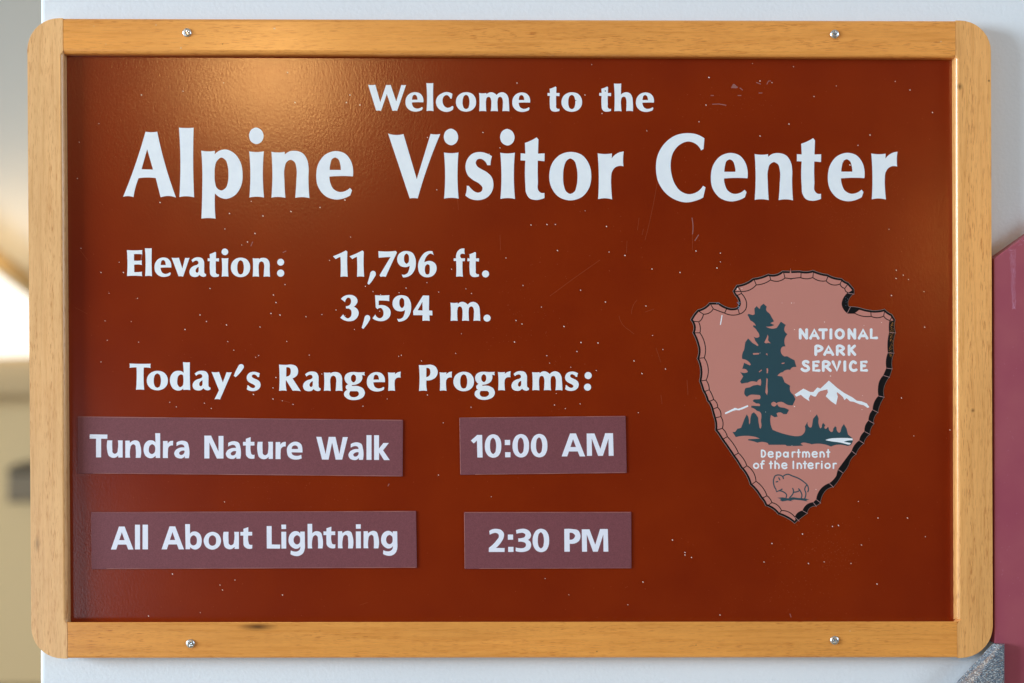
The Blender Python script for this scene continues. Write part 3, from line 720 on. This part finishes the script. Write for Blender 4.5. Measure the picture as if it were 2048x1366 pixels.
inner = join(
 ('1', '325,1300~ 240,1090 245,1000~ 220,915 270,865~ 295,790 390,770~ 455,705 545,740~ 630,770 750,805~ 870,790 970,720~ 988,600~ 950,510~ 905,455 900,425 1030,405~ 1145,320 1260,300~ 1375,240 1490,262~ 1605,210 1720,225~'),
 ('2', '0,225~ 175,205 270,222~ 365,200 460,250~ 580,255 680,318~ 805,305 830,350~ 880,375 895,420~ 940,445 865,530~ 838,640~ 870,715~ 930,775 1040,775 1180,825~ 1305,825 1400,848~ 1505,820 1545,865~ 1605,890 1595,1000~ 1600,1085 1578,1200~'),
 ('4', '1580,125 1550,240~ 1555,372 1505,490 1440,590~ 1420,700~ 1428,820 1360,920~ 1335,1045 1285,1120~ 1268,1215'),
 ('6', '1355,350 1295,430~ 1280,540 1215,615~ 1190,695 1095,790~ 1060,875 980,980~ 825,1190 800,1290~'),
 ('B', '1575,455 1540,550~ 1435,660 1320,730~ 1260,820~ 1240,905 1190,950 1085,990~ 1030,1075 960,1105~ 912,1175 820,1095~ 705,1070 640,985~ 560,950 530,890~ 485,845 415,715~ 318,625 280,490~ 180,390 125,280~'),
 ('5', '485,905 400,750~ 295,625 260,540~ 210,485 222,380~ 185,280 180,200~ 130,125'),
 ('3', '525,1000 510,930~ 460,875 430,790~ 390,720 375,630~ 340,565 375,420~ 310,205 330,90~'))
INN = spline(inner, n=5)
# black bevel band down the right side, between inner line and outline
def band(nm, inner_s, outer_s):
    c = spline(join(*inner_s)+list(reversed(join(*outer_s))), n=4)
    lay(nm, [c], 3, M_BLACK)
# split by the pale ticks so that every bevel facet is one piece
ticks = [('2', (932, 455), (1032, 468)), ('2', (925, 765), (970, 680)), ('2', (1605, 1085), (1700, 1092)),
         ('4', (1580, 125), (1675, 132)), ('4', (1555, 372), (1645, 385)), ('4', (1505, 490), (1602, 520)), ('4', (1428, 820), (1515, 840)),
         ('4', (1335, 1045), (1418, 1088)), ('4', (1268, 1215), (1352, 1265)), ('6', (1280, 540), (1368, 590)), ('6', (1190, 695), (1265, 745)),
         ('6', (1060, 875), (1132, 930)), ('6', (825, 1190), (910, 1250)), ('B', (1435, 660), (1495, 718)), ('B', (1238, 905), (1302, 958)),
         ('B', (1190, 950), (1235, 1008)), ('B', (1030, 1075), (1100, 1115)), ('B', (912, 1172), (975, 1232))]
tk = []
for reg, p, q in ticks:
    P_ = Z(reg, '%f,%f %f,%f' % (p+q))[0]; tk.append(((P_[0][0], P_[0][1]), (P_[1][0], P_[1][1])))
def near(L, p): return min(range(len(L)), key=lambda i: (L[i][0]-p[0])**2+(L[i][1]-p[1])**2)
def walk(L, i, j):
    n = len(L); a = []; k = i
    f = (j-i) % n; 
    if f <= n/2:
        while True:
            a.append(L[k]); 
            if k == j: break
            k = (k+1) % n
    else:
        while True:
            a.append(L[k])
            if k == j: break
            k = (k-1) % n
    return a
OUT2 = off_in(OUT, .8)
def facet(a0, a1):
    ii = walk(INN, near(INN, a0[0]), near(INN, a1[0])); oo = walk(OUT2, near(OUT2, a1[1]), near(OUT2, a0[1]))
    if len(ii)+len(oo) > 3: lay('bevel_facet', [ii+oo], 3, M_BLACK)
s0 = Z('2', '940,443 1030,392')[0]
facet(((s0[0][0], s0[0][1]), (s0[1][0], s0[1][1])), tk[0])
facet(tk[0], tk[1])
s1 = Z('2', '1040,775 1135,715')[0]; facet(tk[1], ((s1[0][0], s1[0][1]), (s1[1][0], s1[1][1])))
s2 = Z('2', '1605,900 1690,895')[0]; facet(((s2[0][0], s2[0][1]), (s2[1][0], s2[1][1])), tk[2])
for i in range(2, len(tk)-1): facet(tk[i], tk[i+1])
tip = Z('B', '915,1190 935,1250')[0]; facet(tk[-1], ((tip[0][0], tip[0][1]), (tip[1][0], tip[1][1])))
YS = Y0-.00026
PXM = .00060
def pstroke(name, lines, w, m, yb=YS, h=.00008, parent=emb, stuff=False):
    """lines: list of pixel polylines, w = stroke width in photo pixels"""
    L = []
    for l in lines:
        L.append(([at(x, y, yb) for x, y in l], w*PXM/2))
    return strokes(name, L, yb, h, m, parent, stuff)
for a, b in tk: pstroke('pale_tick', [[a, b]], .8, M_PALELINE, Y0-.00034)
# thin scalloped inner line (only where the black band does not cover it)
i0, i1 = near(INN, tk[0][0]), near(INN, tk[1][0])
pstroke('inner_line', [INN+[INN[0]]], 1.9, M_BLACK, Y0-.00016, .0001)
lt_ = [('1', '130,905 220,912'), ('1', '160,1090 240,1090'), ('1', '225,745 295,790'), ('1', '412,635 458,706'), ('1', '670,700 638,768'), ('1', '855,715 875,790'),
       ('1', '830,494 905,458'), ('1', '805,428 900,425'), ('1', '855,350 900,425'), ('1', '1112,238 1145,320'), ('1', '1358,162 1377,240'), ('1', '1583,115 1607,210'),
       ('2', '178,110 175,205'), ('2', '378,98 367,200'), ('2', '614,172 582,255'), ('2', '838,235 805,305'), ('2', '932,305 880,375'), ('2', '1297,738 1305,825'), ('2', '1520,735 1505,820'), ('2', '1640,835 1605,889'),
       ('3', '212,213 310,205'), ('3', '248,578 340,565'), ('3', '302,752 390,720'), ('3', '378,913 460,876'), ('3', '436,1036 525,1000'), ('3', '488,1171 575,1150'), ('3', '512,1363 597,1341'),
       ('5', '108,515 210,486'), ('5', '213,673 295,627'), ('5', '403,956 485,906'), ('5', '558,1173 632,1123'),
       ('B', '248,677 320,627'), ('B', '408,886 487,846'), ('B', '488,1001 560,950'), ('B', '663,1126 705,1070')]
for r, s in lt_: pstroke('edge_tick', [[(p[0], p[1]) for p in Z(r, s)[0]]], 1.7, M_BLACK, Y0-.00016, .0001)

# trees and ground
tree = join(
 ('1', '1262,622 1315,670 1303,720~ 1345,768 1365,790 1430,905 1370,935 1435,965 1380,985~ 1300,990 1350,1015~ 1475,1010 1540,910 1620,965 1595,1050~ 1645,1110 1600,1190~ 1615,1310 1560,1318~'),
 ('3', '1540,70~ 1550,140~ 1600,185 1640,180 1700,215 1760,245 1790,355 1720,362~ 1690,400 1600,412~ 1575,435 1530,450~ 1485,495 1560,505 1590,570~ 1600,600 1690,655 1690,740~ 1740,800 1775,870 1730,970 1650,962~ 1560,915~ 1490,920 1470,940 1425,912~ 1385,940~ 1400,978~ 1450,985 1480,950 1510,990~ 1600,1010~ 1670,1045 1635,1110 1580,1110 1510,1082~ 1470,1100 1490,1150 1440,1160 1380,1125 1370,1200~'),
 ('5', '1030,380~ 1070,510 1200,560~ 1350,600~ 1500,618~ 1570,600~ 1620,540~ 1620,450 1665,375'),
 ('6', '300,380 315,450~ 345,472~ 375,450 395,320 460,245 490,320 497,440~ 520,485~ 545,455 545,430 565,390 605,435 585,470~ 605,495~ 640,460 660,470 680,530~ 710,548~ 735,530 740,490 770,445 795,470 812,540~ 840,560~ 865,535 880,470 920,410 965,485 990,590 1070,655 1075,700 1040,770 985,785 920,770~ 790,765~ 700,795 600,760~ 480,745~ 370,757 300,738~ 220,728~ 180,745 225,780 100,785'),
 ('5', '1310,785 1290,765 1000,765 990,740 900,715~ 810,730 740,705~ 655,690 650,670 850,660 780,632~ 650,612~ 440,632 385,548 430,545 470,490 530,475 560,400 590,320 628,245 655,290 665,350 665,400 675,415 685,390 690,310 710,235 750,208 790,250 820,300 830,390 848,480 865,490 880,430~ 870,360~ 878,290~ 870,225~ 840,195 800,185 760,150~ 705,130 705,98 850,103 855,78~ 830,60 790,60 730,20'),
 ('3', '1105,875 1200,870 1215,840~ 1200,805 1130,800~ 1050,800~ 1000,832 955,790~ 955,740~ 975,690 1040,680 1100,650 1170,640 1215,655 1225,600~ 1215,545 1180,560 1150,595 1060,585~ 1010,605 960,610 910,622 885,590 935,505 885,430 960,450~ 1010,430~ 985,395~ 920,385 950,285 1040,328 1060,315 1020,265~ 970,235~ 920,225 920,150~ 950,80'),
 ('1', '960,1300 970,1240 1015,1180 1080,1250 1170,1305 1180,1285 1130,1220 1105,1150 1150,1170~ 1195,1150 1190,1110~ 1165,1070 1140,1030 1095,990 1100,965 1140,980 1120,940 1085,910 1050,890 1005,800 1020,785 1090,805 1120,790 1115,700 1150,660 1200,710 1215,660'))
holes = [Z('1', '1328,1115 1340,1150 1335,1210 1378,1260 1335,1250 1300,1260 1275,1245 1300,1190 1315,1160')[0],
         Z('3', '1090,130 1190,128 1190,150 1095,157')[0], Z('3', '1295,145 1320,130 1328,170')[0],
         Z('3', '1185,430 1225,395 1240,405 1195,440')[0], Z('3', '1310,375 1332,375 1338,410 1330,455 1312,455')[0],
         Z('3', '1550,290 1600,280 1595,300 1555,305')[0], Z('3', '1308,530 1330,545 1325,650 1330,750 1320,810 1290,760 1300,650')[0]]
lay('tree_silhouette', [spline(tree, n=3)]+[[(p[0], p[1]) for p in h] for h in holes], 3, M_TEAL)
mt = [(p[0], p[1]) for p in Z('4', '75,795 215,700 325,755 375,755 440,682 490,700 625,572 765,695 870,770 1000,840 1075,895 1150,905 1235,940 1275,1000 1245,1010 1185,968 1125,955 1020,912 965,905 910,855 875,885 850,835 805,795 760,760 750,770 768,830 740,960 660,905 575,825 610,760 600,712 490,740 455,760 415,828 385,828 330,800 300,860 315,905 230,850 175,800 100,830')[0]]
lay('mountain', [mt], 3, M_WHITE)
lay('ridge', [[(p[0], p[1]) for p in Z('3', '640,1090 800,1010 820,1012 850,1025 900,1010 1010,965 1018,990 930,1030 870,1050 820,1045 770,1060 650,1112')[0]]], 3, M_WHITE)
lay('river', [spline(Z('6', '605,685 680,660~ 800,650~ 1068,656 1070,690 980,695~ 920,715 1040,735 1025,760 985,760 850,725~ 700,705~')[0], n=4)], 4, M_WHITE)

# round-ended lettering on the emblem
def emb_text(reg, items, w):
    for ch, s in items:
        ls = []
        for c in Z(reg, s):
            closed = len(c) > 6 and all(p[2] for p in c)
            pts = spline(c, closed, 5)
            if closed: pts = pts+[pts[0], pts[1]]
            ls.append(pts)
        o = pstroke('letter', ls, w, M_WHITE, Y0-.00016, .00012)
        o['label'] = 'small white letter %s on the emblem' % ch
emb_text('2', [
 ('N', '165,1178 165,1037 | 165,1037 268,1178 | 268,1178 268,1037'),
 ('A', '330,1178 390,1040 455,1178 | 352,1135 432,1135'),
 ('T', '475,1042 588,1042 | 535,1045 535,1178'), ('I', '658,1038 658,1178'), ('O', circ(800, 1108, 60, 68)),
 ('N', '948,1178 948,1037 | 948,1037 1042,1178 | 1042,1178 1042,1037'),
 ('A', '1110,1178 1175,1042 1240,1178 | 1130,1138 1220,1138'), ('L', '1305,1038 1305,1172 1395,1172')], 5.7)
emb_text('4', [
 ('P', '415,155 415,18 470,18~ 518,52~ 475,92~ 417,95'), ('A', '555,155 620,20 690,155 | 578,118 664,118'),
 ('R', '760,155 760,18 820,18~ 862,52~ 825,88~ 763,92 | 800,92 865,155'), ('K', '950,155 950,12 | 1040,15 955,92 | 975,75 1045,155'),
 ('S', '292,278 250,262~ 214,285~ 228,318~ 285,348~ 302,385~ 255,415~ 190,385'), ('E', '460,270 380,268 380,410 470,410 | 380,335 438,332'),
 ('R', '535,412 535,268 590,268~ 636,300~ 600,338~ 538,345 | 580,345 650,412'), ('V', '690,268 755,408 800,268'), ('I', '882,268 882,410'),
 ('C', '1055,290 1012,268~ 972,320~ 982,390~ 1020,410~ 1065,398'), ('E', '1228,272 1148,270 1148,410 1235,408 | 1148,336 1205,335')], 5.7)
def e_(dx, dy): return ' '.join('%f,%f%s' % (x+dx, y+dy, '~' if s else '') for x, y, s in
    ((515, 218, 0), (577, 215, 0), (568, 188, 1), (543, 179, 1), (515, 190, 1), (507, 220, 1), (520, 250, 1), (548, 260, 1), (577, 246, 0)))
emb_text('B', [
 ('D', '405,157 405,258 442,250~ 462,208~ 442,165~ 405,157'), ('e', e_(0, 0)), ('p', '632,185 632,288 | '+circ(664, 219, 30, 36)), ('a', circ(770, 221, 32, 35)+' | 806,186 806,258'),
 ('r', '872,185 872,258 | 872,205 890,185~ 912,185'), ('t', '965,148 965,258 | 945,186 988,186'),
 ('m', '1030,185 1030,258 | 1030,200 1055,181~ 1078,205~ 1078,258 | 1078,205 1103,181~ 1125,205~ 1125,258'), ('e', e_(668, 0)),
 ('n', '1295,185 1295,258 | 1295,203 1322,181~ 1348,205~ 1350,258'), ('t', '1415,148 1415,258 | 1393,184 1436,184'),
 ('o', circ(322, 392, 36)), ('f', '445,320 425,318~ 412,345~ 412,432 | 393,362 438,362'), ('t', '545,325 545,430 | 525,357 567,357'),
 ('h', '610,322 610,430 | 610,372 637,353~ 663,375~ 665,430'), ('e', e_(208, 172)), ('I', '886,325 886,430'),
 ('n', '948,355 948,430 | 948,373 975,353~ 1002,375~ 1004,430'), ('t', '1062,325 1062,430 | 1040,357 1084,357'), ('e', e_(606, 172)),
 ('r', '1234,355 1234,430 | 1234,373 1252,355~ 1275,356'), ('i', '1318,357 1318,430 | 1318,325 1318,328'), ('o', circ(1406, 392, 36)), ('r', '1495,357 1495,430 | 1495,375 1512,357~ 1536,358')], 3.2)
bis = ['735,585 718,550~ 660,530~ 610,545~ 588,590~ 585,650~ 595,700~ 620,745 630,785 680,765 715,745', '680,770 740,790~ 782,830~ 775,872',
       '735,548 800,520~ 870,545~ 970,585~ 1050,640~ 1100,690~ 1115,740~ 1105,785', '875,735 888,790~ 870,830~ 830,872', '885,792 940,785~ 975,770',
       '965,740 1000,790~ 1015,830~ 1005,882', '1085,690 1058,750~ 1075,800~ 1060,882', '665,575 680,605', '625,636 648,630']
pstroke('bison_outline', [spline(Z('B', s)[0], False, 4) for s in bis], 2.5, M_TEAL, Y0-.00016, .0001)
lay('bison_ground', [[(p[0], p[1]) for p in Z('B', '640,878 720,870 800,885 880,868 960,880 1060,885 1130,905 1080,912 1100,932 1000,915 900,905 850,915 880,932 800,918 720,932 680,912 700,895')[0]]], 3, M_TEAL)

# ------------------------------------------------------------------ dust, scuffs and wear on the board
def flecks(name, spots, y, m, parent, h=.0003):
    vs = []; fs = []
    for (px, py, L, w, ang) in spots:
        X, Zz = at(px, py, y); n0 = len(vs)
        c, s = math.cos(ang), math.sin(ang)
        L *= .85; w *= .85
        vs.append((X, y-h, Zz))
        for k in range(6):
            a = k*math.pi/3; ex = L*PXM/2*math.cos(a); ez = w*PXM/2*math.sin(a)
            vs.append((X+ex*c-ez*s, y, Zz+ex*s+ez*c))
        for k in range(6): fs.append((n0, n0+1+k, n0+1+(k+1) % 6))
    me = bpy.data.meshes.new(name); me.from_pydata(vs, [], fs)
    o = link(name, me, m, parent, centre(vs)); o['kind'] = 'stuff'
    return o
rnd = random.Random(3)
def rp(): return rnd.uniform(150, 1895), rnd.uniform(125, 1235)
seen = [(283, 190), (1034, 166), (1170, 190), (1204, 227), (855, 790), (507, 789), (546, 798), (552, 755), (590, 205), (575, 145), (1062, 450), (1094, 449), (1111, 449), (1115, 501),
        (1213, 453), (1250, 511), (1304, 538), (1360, 545), (1392, 502), (1046, 571), (1211, 604), (1292, 612), (1032, 641), (1044, 648), (1162, 685), (1196, 686), (1128, 653), (1154, 703),
        (1029, 684), (1284, 747), (1331, 738), (1268, 722), (1109, 810), (1418, 155), (1520, 162), (1628, 193), (1578, 248), (1412, 210), (1792, 557), (1783, 591), (1719, 597), (1434, 536),
        (1771, 787), (1803, 796), (1661, 751), (420, 577), (400, 630), (370, 659), (510, 467), (495, 484), (547, 590), (552, 605), (560, 630), (542, 627), (413, 643), (453, 650), (520, 654),
        (345, 1148), (310, 960), (440, 1170), (445, 1180), (297, 1232), (565, 1190), (470, 1160), (1345, 1080), (1370, 1110), (1370, 1105), (1383, 1115), (1544, 1087), (1528, 1124), (1617, 1127),
        (1605, 1068), (1665, 1053), (1677, 1051), (1702, 1127), (1723, 1090), (1756, 1036), (1815, 1036), (1754, 1168), (1440, 1230), (1286, 1164), (1268, 1110), (990, 832), (372, 832), (798, 836),
        (813, 880), (247, 545), (202, 545), (1900, 860), (1560, 1021), (700, 190), (693, 205), (720, 210), (690, 400), (320, 405), (582, 423), (459, 427), (526, 432), (640, 415), (855, 275), (966, 265),
        (1520, 272), (1700, 330), (1740, 270), (1865, 225), (1820, 180)]
br = [(x, y, rnd.uniform(2.6, 3.8), rnd.uniform(1.8, 2.5), math.radians(-42)) for x, y in seen]
for _ in range(95):
    x, y = rp()
    br.append((x, y, rnd.uniform(1.8, 3.0), rnd.uniform(1.3, 1.9), math.radians(rnd.gauss(-42, 12))))
for _ in range(45):
    x = rnd.uniform(200, 1200); y = rnd.choice([580, 620, 680, 720, 800, 810]) + rnd.gauss(0, 12)
    br.append((x, y, rnd.uniform(1.8, 3.2), rnd.uniform(1.3, 2.0), math.radians(rnd.gauss(-42, 10))))
masks = [(150, 825, 815, 960), (175, 1015, 845, 1145), (912, 825, 1262, 955), (922, 1015, 1270, 1145), (1395, 545, 1780, 900), (1500, 880, 1680, 1040)]
ok = lambda x, y: not any(a <= x <= c_ and b <= y <= d for a, b, c_, d in masks)
flecks('dust', [s for s in br if ok(s[0], s[1])], YBRD-.00001, M_DUST, sign)
ft = []
for _ in range(420):
    x, y = rp(); ft.append((x, y, rnd.uniform(1.5, 3.2), rnd.uniform(1.0, 1.8), rnd.uniform(-1.2, 0)))
for (cx, cy, sx, sy, n) in ((1690, 430, 35, 16, 90), (1790, 340, 10, 40, 40), (1620, 1095, 50, 35, 120), (1670, 1110, 20, 25, 70), (1560, 1205, 70, 20, 80), (560, 985, 110, 30, 90), (1480, 205, 70, 14, 40), (1040, 640, 40, 50, 60), (620, 330, 120, 60, 0)):
    for _ in range(n): ft.append((rnd.gauss(cx, sx), rnd.gauss(cy, sy), rnd.uniform(1.0, 2.4), rnd.uniform(.8, 1.3), rnd.uniform(-1.6, 1)))
flecks('faint_dust', [s for s in ft if ok(s[0], s[1]) and 145 < s[0] < 1898 and 125 < s[1] < 1236], YBRD-.00001, M_DUST2, sign, .0001)
edots = [(1583, 606, 2.6), (1588, 606, 1.6), (1649, 644, 2.4), (1589, 659, 2.6), (1661, 752, 3.0), (1589, 813, 3.2), (1724, 819, 2.2), (1484, 577, 2.2), (1475, 578, 4), (1520, 706, 2), (1728, 651, 1.6), (1763, 645, 2), (1531, 824, 2), (1584, 891, 2.2), (1621, 822, 1.8), (1475, 578, 2), (1632, 979, 2.2), (1564, 606, 1.4), (1725, 791, 1.5)]
flecks('dust', [(x, y, w, w*.7, -.6) for x, y, w in edots], Y0-.00018, M_DUST, sign, .0003)
# worn gold and grey flecks on the black bevel
gd = []
for _ in range(120):
    y = rnd.uniform(643, 716); t = (y-643)/73
    gd.append((rnd.uniform(1781, 1788)-t*4, y, rnd.uniform(1.2, 2.6), rnd.uniform(.6, 1.1), rnd.uniform(.3, 1.4)))
flecks('worn_fleck', gd, Y0-.00026, M_GOLD, emb, .0001)
gy = [(rnd.uniform(1690, 1697), rnd.uniform(595, 612), 1.3, .8, 1) for _ in range(8)]+[(rnd.gauss(1478, 1.5), rnd.uniform(604, 618), 2.2, 1.2, 1.2) for _ in range(22)] \
    + [(rnd.uniform(1432, 1440), 606+rnd.uniform(0, 2), 2, 1, 0) for _ in range(6)]+[(rnd.uniform(1600, 1660), rnd.uniform(0, 1), 0.1, .1, 0) for _ in range(0)]
M_WEAR, _, _ = mat('worn_grey', lin(120, 145, 172), .6, .3)
flecks('worn_fleck', gy, Y0-.00026, M_WEAR, emb, .0001)

flecks('dark_speck', [(1210.6, 182, 3.4, 2.8, 0), (1151.5, 201, 3, 2, 0), (345, 355, 1.4, 1.2, 0), (1040, 770, 1.6, 1.2, 0)], YL-.00001, M_BLACK, sign, .0001)
def scratch(name, polys, w, m, parent, y):
    return pstroke(name, [spline(parse(s)[0], False, 4) for s in polys], w, m, y, .00004, parent, True)
scratch('scratch', ['1384,436 1386,452~ 1385,468', '1397,470 1390,481'], 1.8, M_SCUFF, sign, YBRD-.00001)
scratch('scratch', ['1385,470 1385,500', '1287,458 1284,470', '1318,340 1300,440~ 1290,480', '1254,482 1253,505', '1274,600 1266,612~ 1263,628', '1238,632 1246,650~ 1258,660 1268,668',
        '1312,696 1322,725', '1290,624 1308,618', '1100,592 1150,555 1200,520~', '560,800 580,805', '720,1210 735,1205', '1250,1176 1256,1172', '150,615 175,628', '160,500 175,520',
        '1000,470 1001,500', '1278,436 1275,460', '1322,790 1324,808', '915,398 917,420', '1374,760 1376,790'], .6, M_DUST2, sign, YBRD-.00001)
scratch('scratch', ['1464,175 1475,174', '1480,176 1485,180', '1425,208.5 1438,208 1452,210.5', '1513,165 1521,168', '1534,168 1537,162 1541,162', '1422,191 1427,191', '1476,191 1482,191', '1518,186 1524,186',
        '505,484 502,492', '566,505 572,502', '1147,310 1149,312', '776,972 778,968', '1582,1234 1580,1228', '285,505 282,520'], 1.7, M_SCUFF, sign, YBRD-.00001)
plate('paint_chip', [[at(x, y, YBRD-.0001) for x, y in ((1462, 176), (1466, 168), (1469, 168), (1476, 175), (1473, 176.5))]], YBRD, YBRD-.0001, M_SCUFF, sign)
scratch('scratch', ['1444,631 1441,649'], 2.0, M_WHITE, emb, Y0-.00017)

# small paint spots and knocks on the oak
flecks('paint_spot', [(549, 57, 5, 3.5, 0), (188, 52, 2.4, 2, 0), (1882, 83, 3, 2.4, .5), (212, 88, 2, 2, 0), (362, 96, 2, 5, 0), (312, 50, 2.5, 2.5, 0), (1700, 1262, 2, 2, 0)], YFR+.00012, M_CREAM, top_rail, .0003)
flecks('paint_spot', [(1392, 1290, 3, 2, 0), (445, 88, 3.2, 2, 0), (640, 1262, 2, 1.6, 0)], YFR+.00012, M_DENT, bott, .0003)
# ------------------------------------------------------------------ maroon panel and stone block on the right
ym = -.0222
poly = [at(2008.5, 1460, ym), at(2330, 1460, ym), at(2330, 276, ym), at(1987.8, 517, ym), at(1989.2, 1287, ym), at(2008.5, 1287, ym)]
mar = prism('maroon_panel', poly, 0.0, ym, M_MAROON, bevel=[(.0012, [2, 3, 4])], seg=2)
mar['label'] = 'maroon painted panel with slanted top edge on the wall right of the sign'; mar['category'] = 'panel'
wf = []
for _ in range(420):
    y = rnd.uniform(498, 618); t = (y-498)/120
    wf.append((2020+t*6+rnd.choice([0, 6, 10, 3])*(1-t*.6)+rnd.gauss(0, .8), y, rnd.uniform(1.0, 2.6), rnd.uniform(.5, 1.0), rnd.uniform(-.6, 1.2)))
for _ in range(25): wf.append((rnd.uniform(2034, 2052), rnd.uniform(476, 492), 1.6, 1, .6))
for _ in range(40): wf.append((rnd.uniform(1990, 2048), rnd.uniform(640, 1280), 1.6, .8, 1.2))
M_CHALK, _, _ = mat('chalk_scuff', lin(205, 150, 178), .8, .2)
flecks('chalk_scuff', wf, ym-.00001, M_CHALK, mar, .0001)

bm = bmesh.new()
yfs, ymd, ybs = -.035, -.026, -.003
fr = [at(x, y, yfs) for x, y in ((2003, 1290), (1900, 1430), (2008, 1430), (2008, 1291))]
mdp = ((1985.5, 1287), (1852, 1430), (2009, 1430), (2009, 1287))
md = [at(x, y, ymd) for x, y in mdp]
bk = [at(x+1, y+1, ybs) for x, y in mdp]
allv = [Vector((p[0], yfs, p[1])) for p in fr]+[Vector((p[0], ymd, p[1])) for p in md]+[Vector((p[0], ybs, p[1])) for p in bk]
ce = sum(allv, Vector())/12
V = [bm.verts.new(v-ce) for v in allv]
bm.faces.new(V[0:4]); bm.faces.new(V[8:12])
for k in range(4):
    j = (k+1) % 4
    bm.faces.new((V[k], V[k+4], V[j+4], V[j])); bm.faces.new((V[k+4], V[k+8], V[j+8], V[j+4]))
bmesh.ops.bevel(bm, geom=[bm.edges.get((V[0], V[1])), bm.edges.get((V[2], V[3]))], offset=.0012, segments=3, affect='EDGES', profile=.5)
bmesh.ops.recalc_face_normals(bm, faces=bm.faces)
me = bpy.data.meshes.new('stone_block'); bm.to_mesh(me); bm.free()
st = link('stone_block', me, M_STONE); st.location = ce
st['label'] = 'grey speckled stone below the sign\'s lower right rounded corner'; st['category'] = 'stone'
